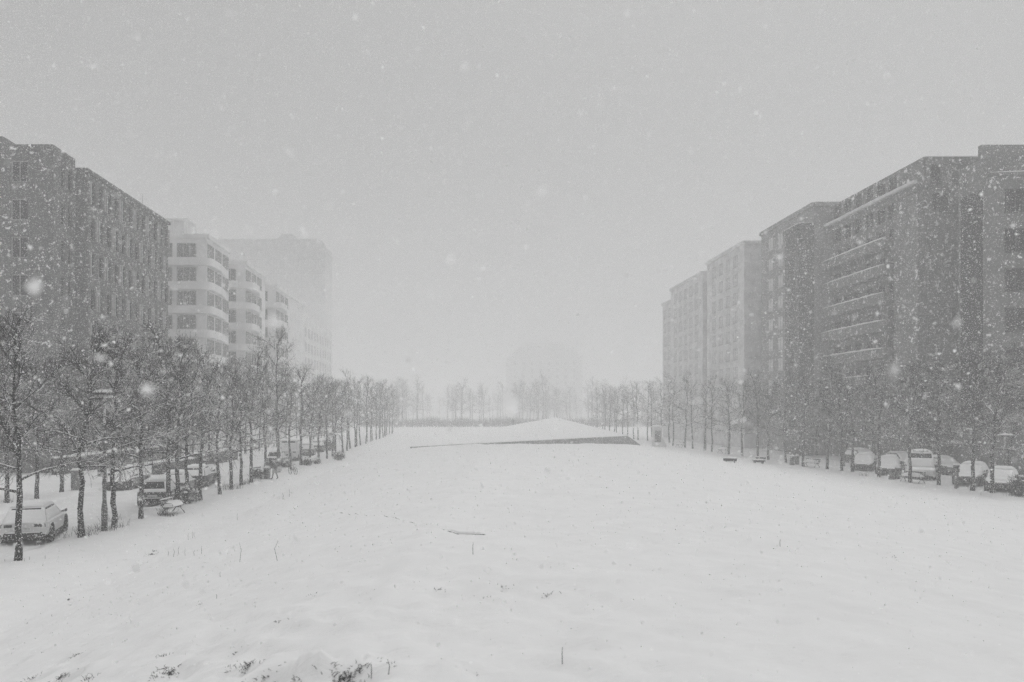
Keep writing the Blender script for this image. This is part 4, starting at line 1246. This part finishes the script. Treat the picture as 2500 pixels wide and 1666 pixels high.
# ------------------------------------------------------------------ people
def skin_mesh(name, joints, bones, mat, parent, sub=2, root=0):
    """joints: (x, y, z, radius)"""
    me = bpy.data.meshes.new(name)
    me.from_pydata([j[:3] for j in joints], bones, []); me.materials.append(mat)
    o = bpy.data.objects.new(name, me); COL.objects.link(o); o.parent = parent
    sk = o.modifiers.new("skin", 'SKIN'); sk.use_smooth_shade = True; sk.branch_smoothing = .6
    if not me.skin_vertices: 
        bm = bmesh.new(); bm.from_mesh(me); bm.verts.layers.skin.verify(); bm.to_mesh(me); bm.free()
    for i, j in enumerate(joints):
        v = me.skin_vertices[0].data[i]; r_ = j[3]; v.radius = (r_, r_) if not isinstance(r_, tuple) else r_; v.use_root = (i == root)
    s_ = o.modifiers.new("sub", 'SUBSURF'); s_.levels = s_.render_levels = sub
    return o

def person(label, loc, rz, stride, lean, coat, scale=1.0):
    t = thing("person", label, "person", loc, rz); t.scale = (scale,) * 3
    ly = lambda z: -math.tan(lean) * max(0, z - .92)     # the figure walks towards -Y
    a, b_ = stride
    J = [(0, 0, .95, .15), (0, ly(1.15), 1.15, .145), (0, ly(1.36), 1.36, .16), (0, ly(1.50), 1.48, .07), (0, ly(1.58) - .02, 1.55, .06),
         (-.10, 0, .90, .10), (-.11, -a * .55, .50, .075), (-.11, -a * .9, .10, .05), (-.11, -a * .9 - .16, .04, .045),
         (.10, 0, .90, .10), (.11, b_ * .35, .50, .075), (.11, b_ * .9, .13, .05), (.11, b_ * .9 - .13, .05, .045),
         (-.20, ly(1.40), 1.40, .075), (-.27, ly(1.15) + .10, 1.14, .06), (-.25, ly(1.0) - .12, .96, .04), (-.245, ly(1.0) - .19, .93, .035),
         (.20, ly(1.40), 1.40, .075), (.28, ly(1.15) + .06, 1.14, .06), (.27, ly(.9) - .04, .90, .04), (.27, ly(.85) - .07, .82, .035)]
    Bn = [(0, 1), (1, 2), (2, 3), (3, 4), (0, 5), (5, 6), (6, 7), (7, 8), (0, 9), (9, 10), (10, 11), (11, 12), (2, 13), (13, 14), (14, 15), (15, 16), (2, 17), (17, 18), (18, 19), (19, 20)]
    body = skin_mesh("body", J, Bn, M_TROUS, t)
    for s_, w in ((-1, J[16]), (1, J[20])):
        hb = [(w[0], w[1], w[2], .030), (w[0], w[1] - .04, w[2] - .045, .034)]; bn = [(0, 1)]
        for k in range(4):
            dx = (k - 1.5) * .018; L = (.05, .06, .058, .045)[k]; i0 = len(hb)
            hb += [(w[0] + dx, w[1] - .065, w[2] - .08, .010), (w[0] + dx, w[1] - .07 - L * .3, w[2] - .08 - L * .6, .009), (w[0] + dx, w[1] - .055 - L * .2, w[2] - .08 - L, .008)]
            bn += [(1, i0), (i0, i0 + 1), (i0 + 1, i0 + 2)]
        i0 = len(hb); hb += [(w[0] - s_ * .035, w[1] - .05, w[2] - .03, .011), (w[0] - s_ * .045, w[1] - .085, w[2] - .06, .009)]; bn += [(0, i0), (i0, i0 + 1)]
        skin_mesh("glove", hb, bn, M_TROUS, t, 1)
    cz = 1.0
    ct = MB(); n_ = 14
    rings = []
    for z, rx, ry in ((.56, .27, .22), (.75, .25, .20), (.98, .22, .175), (1.2, .225, .18), (1.36, .235, .175), (1.46, .17, .13), (1.52, .09, .085)):
        y0_ = ly(z); rings.append([(rx * math.cos(2 * math.pi * k / n_), y0_ + ry * math.sin(2 * math.pi * k / n_), z) for k in range(n_)])
    ct.loft(rings); 
    c_ = ct.build("coat", coat, t, True)
    for s_, sh, el, wr in ((-1, J[13], J[14], J[15]), (1, J[17], J[18], J[19])):
        sl = MB(); sl.tube([Vector(sh[:3]) + Vector((-s_ * .06, 0, .02)), sh[:3], el[:3], wr[:3]], [.085, .09, .075, .06], 9); sl.build("sleeve", coat, t, True)
    hy = ly(1.62) - .05; hz = 1.64
    h_ = MB(); prof = []
    rings = []
    for z, rx, ry, oy in ((-.115, .035, .04, -.03), (-.09, .055, .07, -.02), (-.04, .068, .088, -.005), (.02, .075, .098, 0), (.07, .07, .092, .005), (.105, .045, .06, .005), (.118, .01, .015, .005)):
        rings.append([(rx * math.cos(2 * math.pi * k / 16), hy + oy + ry * math.sin(2 * math.pi * k / 16), hz + z) for k in range(16)])
    h_.loft(rings)
    h_.loft([[(-.012, hy - .088, hz - .035), (.012, hy - .088, hz - .035), (.008, hy - .088, hz + .02), (-.008, hy - .088, hz + .02)], [(-.008, hy - .122, hz - .038), (.008, hy - .122, hz - .038), (.003, hy - .095, hz + .015), (-.003, hy - .095, hz + .015)]])
    for s_ in (-1, 1): h_.box((s_ * .074, hy + .01, hz), (.016, .03, .055))
    h_.build("head", M_SKIN, t, True)
    e_ = MB()
    for s_ in (-1, 1): e_.lathe([(.002, -.008), (.011, 0), (.002, .008)], (s_ * .03, hy - .092, hz + .012), 8)
    e_.box((0, hy - .092, hz - .06), (.045, .012, .008)); e_.build("face_features", M_TYRE, t)
    hd = MB(); rings = []
    for z, rx, ry in ((-.16, .12, .12), (-.08, .105, .125), (0, .105, .13), (.08, .098, .125), (.13, .06, .08), (.15, .01, .02)):
        ring_ = []
        for k in range(16):
            an = 2 * math.pi * k / 16; sy = math.sin(an)
            ring_.append((rx * math.cos(an), hy + .03 + max(ry * sy, -.078 if z < .12 else -1), hz + z))
        rings.append(ring_)
    hd.loft(rings); hd.build("hood", coat, t, True)
    return t
x0, y0 = X_of(671, 57.5), 57.5
pr = person("person in dark hooded coat bent forward into the snow on the left path", (x0, y0, gz(x0, y0)), R(-60), (.20, .24), R(30), M_CLOTH, .95)
# pale shoulder bag carried by the walker
bg_ = thing("shoulder_bag", "pale bag hanging at the back of the bent walking person", "bag", (x0 + .36, y0 - .05, gz(x0, y0) + .62), R(10))
m_ = MB(); m_.loft([[(-.16, -.08, 0), (.16, -.08, 0), (.16, .08, 0), (-.16, .08, 0)], [(-.19, -.09, .18), (.19, -.09, .18), (.19, .09, .18), (-.19, .09, .18)], [(-.15, -.03, .36), (.15, -.03, .36), (.15, .03, .36), (-.15, .03, .36)]]); m_.build("pouch", M_BAG, bg_, bevel=.03)
m_ = MB(); m_.tube([(-.12, 0, .35), (-.22, -.02, .55), (-.40, 0, .72)], .012, 5); m_.tube([(.12, 0, .35), (-.1, .05, .6), (-.40, .02, .72)], .012, 5); m_.build("strap", M_BAG, bg_)
yy = 186; xx = X_of(1252, yy)
u_ = (xx - (A.x * .04 + Df.x * .96)) / ((B.x * .04 + Cf.x * .96) - (A.x * .04 + Df.x * .96))
zz_ = (A.z * (1 - u_) + B.z * u_) * .041 + (Df.z * (1 - u_) + Cf.z * u_) * .959 + .1
person("tiny faint person standing on the far slope of the raised lawn", (xx, yy, zz_), R(10), (.05, .05), R(3), M_CLOTH, 1.0)

# ------------------------------------------------------------------ things in the snow
pa, pb_, pc = pix_ground(832, 1253.5, ground), pix_ground(1100, 1300, ground), pix_ground(1183, 1307, ground)
t = thing("fallen_branch", "long thin branch lying half buried across the middle of the lawn", "branch", pa)
O_ = Vector(pa)
pts = []
rb = random.Random(8)
for k in range(41):
    f = k / 40
    p = Vector(pa).lerp(Vector(pb_), f / .78) if f < .78 else Vector(pb_).lerp(Vector(pc), (f - .78) / .22)
    p.z = gz(p.x, p.y) + (-.009 + .013 * math.sin(k * 1.9) if f < .78 else .002) + (.02 if k in (0, 1) else 0)
    pts.append(p - O_)
m_ = MB(); m_.tube(pts, [.014 if k < 31 else .02 for k in range(41)], 6); m_.build("stem", M_BRANCH, t, True)
m_ = MB(); m_.tube([p + Vector((0, .05, -.005)) for p in pts[30:]], [.01, .03, .045, .05, .055, .055, .055, .055, .05, .04, .012], 10); m_.build("snow_cover", M_LAWN, t, True)

gr = MB(); rg = random.Random(12)
def tuft(px, py, n, L, spread, flat=.5):
    c = pix_ground(px, py, ground)
    for k in range(n):
        a = rg.uniform(0, 6.28); rr_ = abs(rg.gauss(0, spread)); x = c[0] + rr_ * math.cos(a); y = c[1] + rr_ * math.sin(a) * .8
        z = gz(x, y) - .015; l_ = L * rg.uniform(.3, .85)
        d = Vector((rg.gauss(0, flat), rg.gauss(0, flat), 1)).normalized()
        b_ = d + Vector((rg.gauss(0, .5), rg.gauss(0, .5), -.5))
        p0 = Vector((x, y, z)); p1 = p0 + d * l_ * .6; p2 = p1 + b_.normalized() * l_ * .4
        gr.tube([p0, p1, p2], [.003, .0024, .001], 3, caps=False)
for a in [(415, 1648, 80, .09, .07, .9), (400, 1634, 24, .08, .04, .8), (845, 1668, 170, .09, .07, .8), (862, 1655, 36, .07, .04, .7), (185, 1602, 40, .07, .07, .9), (395, 1604, 25, .07, .06, .9),
          (150, 1657, 60, .12, .09, .9), (75, 1662, 50, .08, .10, .9), (605, 1627, 35, .07, .06, .9), (565, 1636, 25, .05, .05, .9), (600, 1638, 20, .05, .04, .9), (168, 1466, 45, .08, .025, .6), (680, 1517, 20, .05, .05, .9),
          (490, 1476, 18, .05, .05, .9), (576, 1594, 15, .05, .04, .9), (645, 1664, 40, .07, .08, .9), (720, 1666, 30, .06, .08, .9), (60, 1572, 18, .05, .04, .9), (35, 1585, 14, .05, .04, .9), (105, 1594, 14, .05, .05, .9),
          (66, 1524, 10, .08, .03, .6), (375, 1660, 14, .08, .04, .7), (215, 1660, 14, .12, .05, .7), (125, 1546, 8, .04, .04, .9), (300, 1570, 10, .05, .04, .9),
          (1075, 1441, 26, .05, .05, .9), (1228, 1437, 34, .06, .06, .9), (1332, 1459, 36, .06, .07, .9), (1015, 1424, 10, .04, .03, .9), (765, 1450, 22, .04, .06, .9), (1160, 1455, 10, .04, .05, .9), (1180, 1462, 8, .05, .04, .8),
          (370, 1355, 70, .14, .16, .8), (375, 1348, 30, .16, .12, .7), (822, 1291, 10, .05, .05, .9), (340, 1370, 12, .05, .2, .8), (500, 1375, 10, .06, .06, .8),
          (925, 1611, 8, .05, .03, .8), (950, 1624, 8, .05, .02, .8), (1160, 1641, 10, .05, .05, .9), (2390, 1562, 6, .05, .04, .9), (2180, 1362, 14, .06, .09, .9), (1660, 1287, 8, .06, .06, .9), (1995, 1408, 6, .06, .04, .9)]:
    tuft(*a)
# single stalks standing out of the snow
for px, py, L in [(585, 1373, .42), (678, 1370, .38), (580, 1270, .30), (706, 1214, .45), (690, 1220, .35), (460, 1320, .28), (470, 1315, .32), (475, 1312, .2), (423, 1360, .3), (437, 1354, .28), (452, 1357, .22), (475, 1357, .16), (492, 1353, .24),
                  (410, 1358, .18), (1155, 1355, .16), (1373, 1621, .12), (906, 1662, .10), (947, 1650, .11), (110, 1365, .14), (33, 1370, .1), (72, 1368, .12), (60, 1372, .12), (12, 1372, .1), (1905, 1335, .1), (2395, 1210, .2), (538, 1410, .1), (528, 1462, .07), (127, 1506, .06)]:
    c = pix_ground(px, py, ground); p0 = Vector(c) - Vector((0, 0, .03)); a = rg.uniform(-.35, .35)
    p1 = p0 + Vector((a * L * .5, 0, L * .6 + .03)); p2 = p1 + Vector((-a * L * .6, 0, L * .4)); w = .0022 + .0022 * c[1] / 20
    gr.tube([p0, p1, p2], [w, w * .9, w * .5], 4)
# dry grass round the tree feet and along the left kerb
for px, py in [(185, 1306), (215, 1308), (244, 1296), (268, 1296), (290, 1288), (265, 1275), (552, 1196), (578, 1194), (600, 1184), (626, 1177), (545, 1190), (606, 1180), (20, 1228), (395, 1258), (408, 1259), (2488, 1214), (2478, 1212), (2110, 1163)]:
    c = pix_ground(px, py, ground)
    for k in range(26):
        x = c[0] + rg.gauss(0, .22); y = c[1] + rg.gauss(0, .22); p0 = Vector((x, y, gz(x, y) - .03)); L = rg.uniform(.15, .5)
        d = Vector((rg.gauss(0, .35), rg.gauss(0, .35), 1)).normalized(); gr.tube([p0, p0 + d * L], [.009, .004], 3, caps=False)
tag(gr.build("dead_grass", M_GRASS), "dark dead grass and stalks poking through the snow on the lawn", "grass", None, 'stuff')

# ------------------------------------------------------------------ falling snow
mfl, ntf, bsf = nodes("snowflake")
for n in list(ntf.nodes):
    if n.type != 'OUTPUT_MATERIAL': ntf.nodes.remove(n)
out = [n for n in ntf.nodes if n.type == 'OUTPUT_MATERIAL'][0]
d1 = ntf.nodes.new("ShaderNodeBsdfDiffuse"); d1.inputs[0].default_value = (.93, .93, .93, 1)
d2 = ntf.nodes.new("ShaderNodeBsdfTranslucent"); d2.inputs[0].default_value = (.93, .93, .93, 1)
mx = ntf.nodes.new("ShaderNodeMixShader"); mx.inputs[0].default_value = .5
ntf.links.new(d1.outputs[0], mx.inputs[1]); ntf.links.new(d2.outputs[0], mx.inputs[2]); ntf.links.new(mx.outputs[0], out.inputs[0])
rf = np.random.RandomState(21)
N = FLAKES
ycam = 105 * rf.rand(N) ** .48 + .55                        # a little thinner with distance than a uniform fall
tx = rf.uniform(-.66, .81, N); tz = rf.uniform(-.39, .58, N)
fx_ = tx * ycam + rf.uniform(-1, 1, N) * np.minimum(2, .3 + ycam * .1); fz_ = ZE + tz * ycam + rf.uniform(-1, 1, N) * np.minimum(1, .2 + ycam * .1)
hgt = base_ground(fx_, ycam)
ok = fz_ > hgt + .05
fx_, fy_, fz_ = fx_[ok], ycam[ok], fz_[ok]; N = len(fx_)
size = np.exp(rf.normal(math.log(.0046), .42, N)) * (1 + .030 * fy_)
base = np.array([[1, 0, .25], [0, .8, -.2], [-1, 0, .25], [0, -.8, -.2]])      # crumpled plate
tri = np.array([[0, 1, 3], [1, 2, 3]])
th = rf.uniform(0, 2 * math.pi, (N, 3)); c_, s_ = np.cos(th), np.sin(th)
jit = base[None] * rf.uniform(.55, 1.35, (N, 4, 3))
v = jit
x, y, z = v[..., 0], v[..., 1], v[..., 2]
x, y = x * c_[:, :1] - y * s_[:, :1], x * s_[:, :1] + y * c_[:, :1]
y, z = y * c_[:, 1:2] - z * s_[:, 1:2], y * s_[:, 1:2] + z * c_[:, 1:2]
x, z = x * c_[:, 2:] - z * s_[:, 2:], x * s_[:, 2:] + z * c_[:, 2:]
v = np.stack([x, y, z], -1) * size[:, None, None] + np.stack([fx_, fy_, fz_], -1)[:, None, :]
me = bpy.data.meshes.new("falling_snow")
fast_mesh(me, v.reshape(-1, 3), (tri[None] + 4 * np.arange(N)[:, None, None]).reshape(-1, 3))
me.materials.append(mfl)
tag(put("falling_snow", me), "thick falling snowflakes filling the air over the park", "snow", None, 'stuff')

# ------------------------------------------------------------------ haze
hb = MB(); hb.bx(-1600, 1600, -1600, 1600, -1.5, 60)
mh = bpy.data.materials.new("haze"); mh.use_nodes = True
nt = mh.node_tree
for n in list(nt.nodes): nt.nodes.remove(n)
ho = nt.nodes.new("ShaderNodeOutputMaterial"); pv = nt.nodes.new("ShaderNodeVolumePrincipled")
pv.inputs["Color"].default_value = (.985, .985, .985, 1); pv.inputs["Density"].default_value = HAZE_DENSITY; pv.inputs["Anisotropy"].default_value = 0.0
nt.links.new(pv.outputs[0], ho.inputs["Volume"])
tag(hb.build("haze", mh), "pale snow haze filling the air between the buildings", "haze", None, 'stuff')
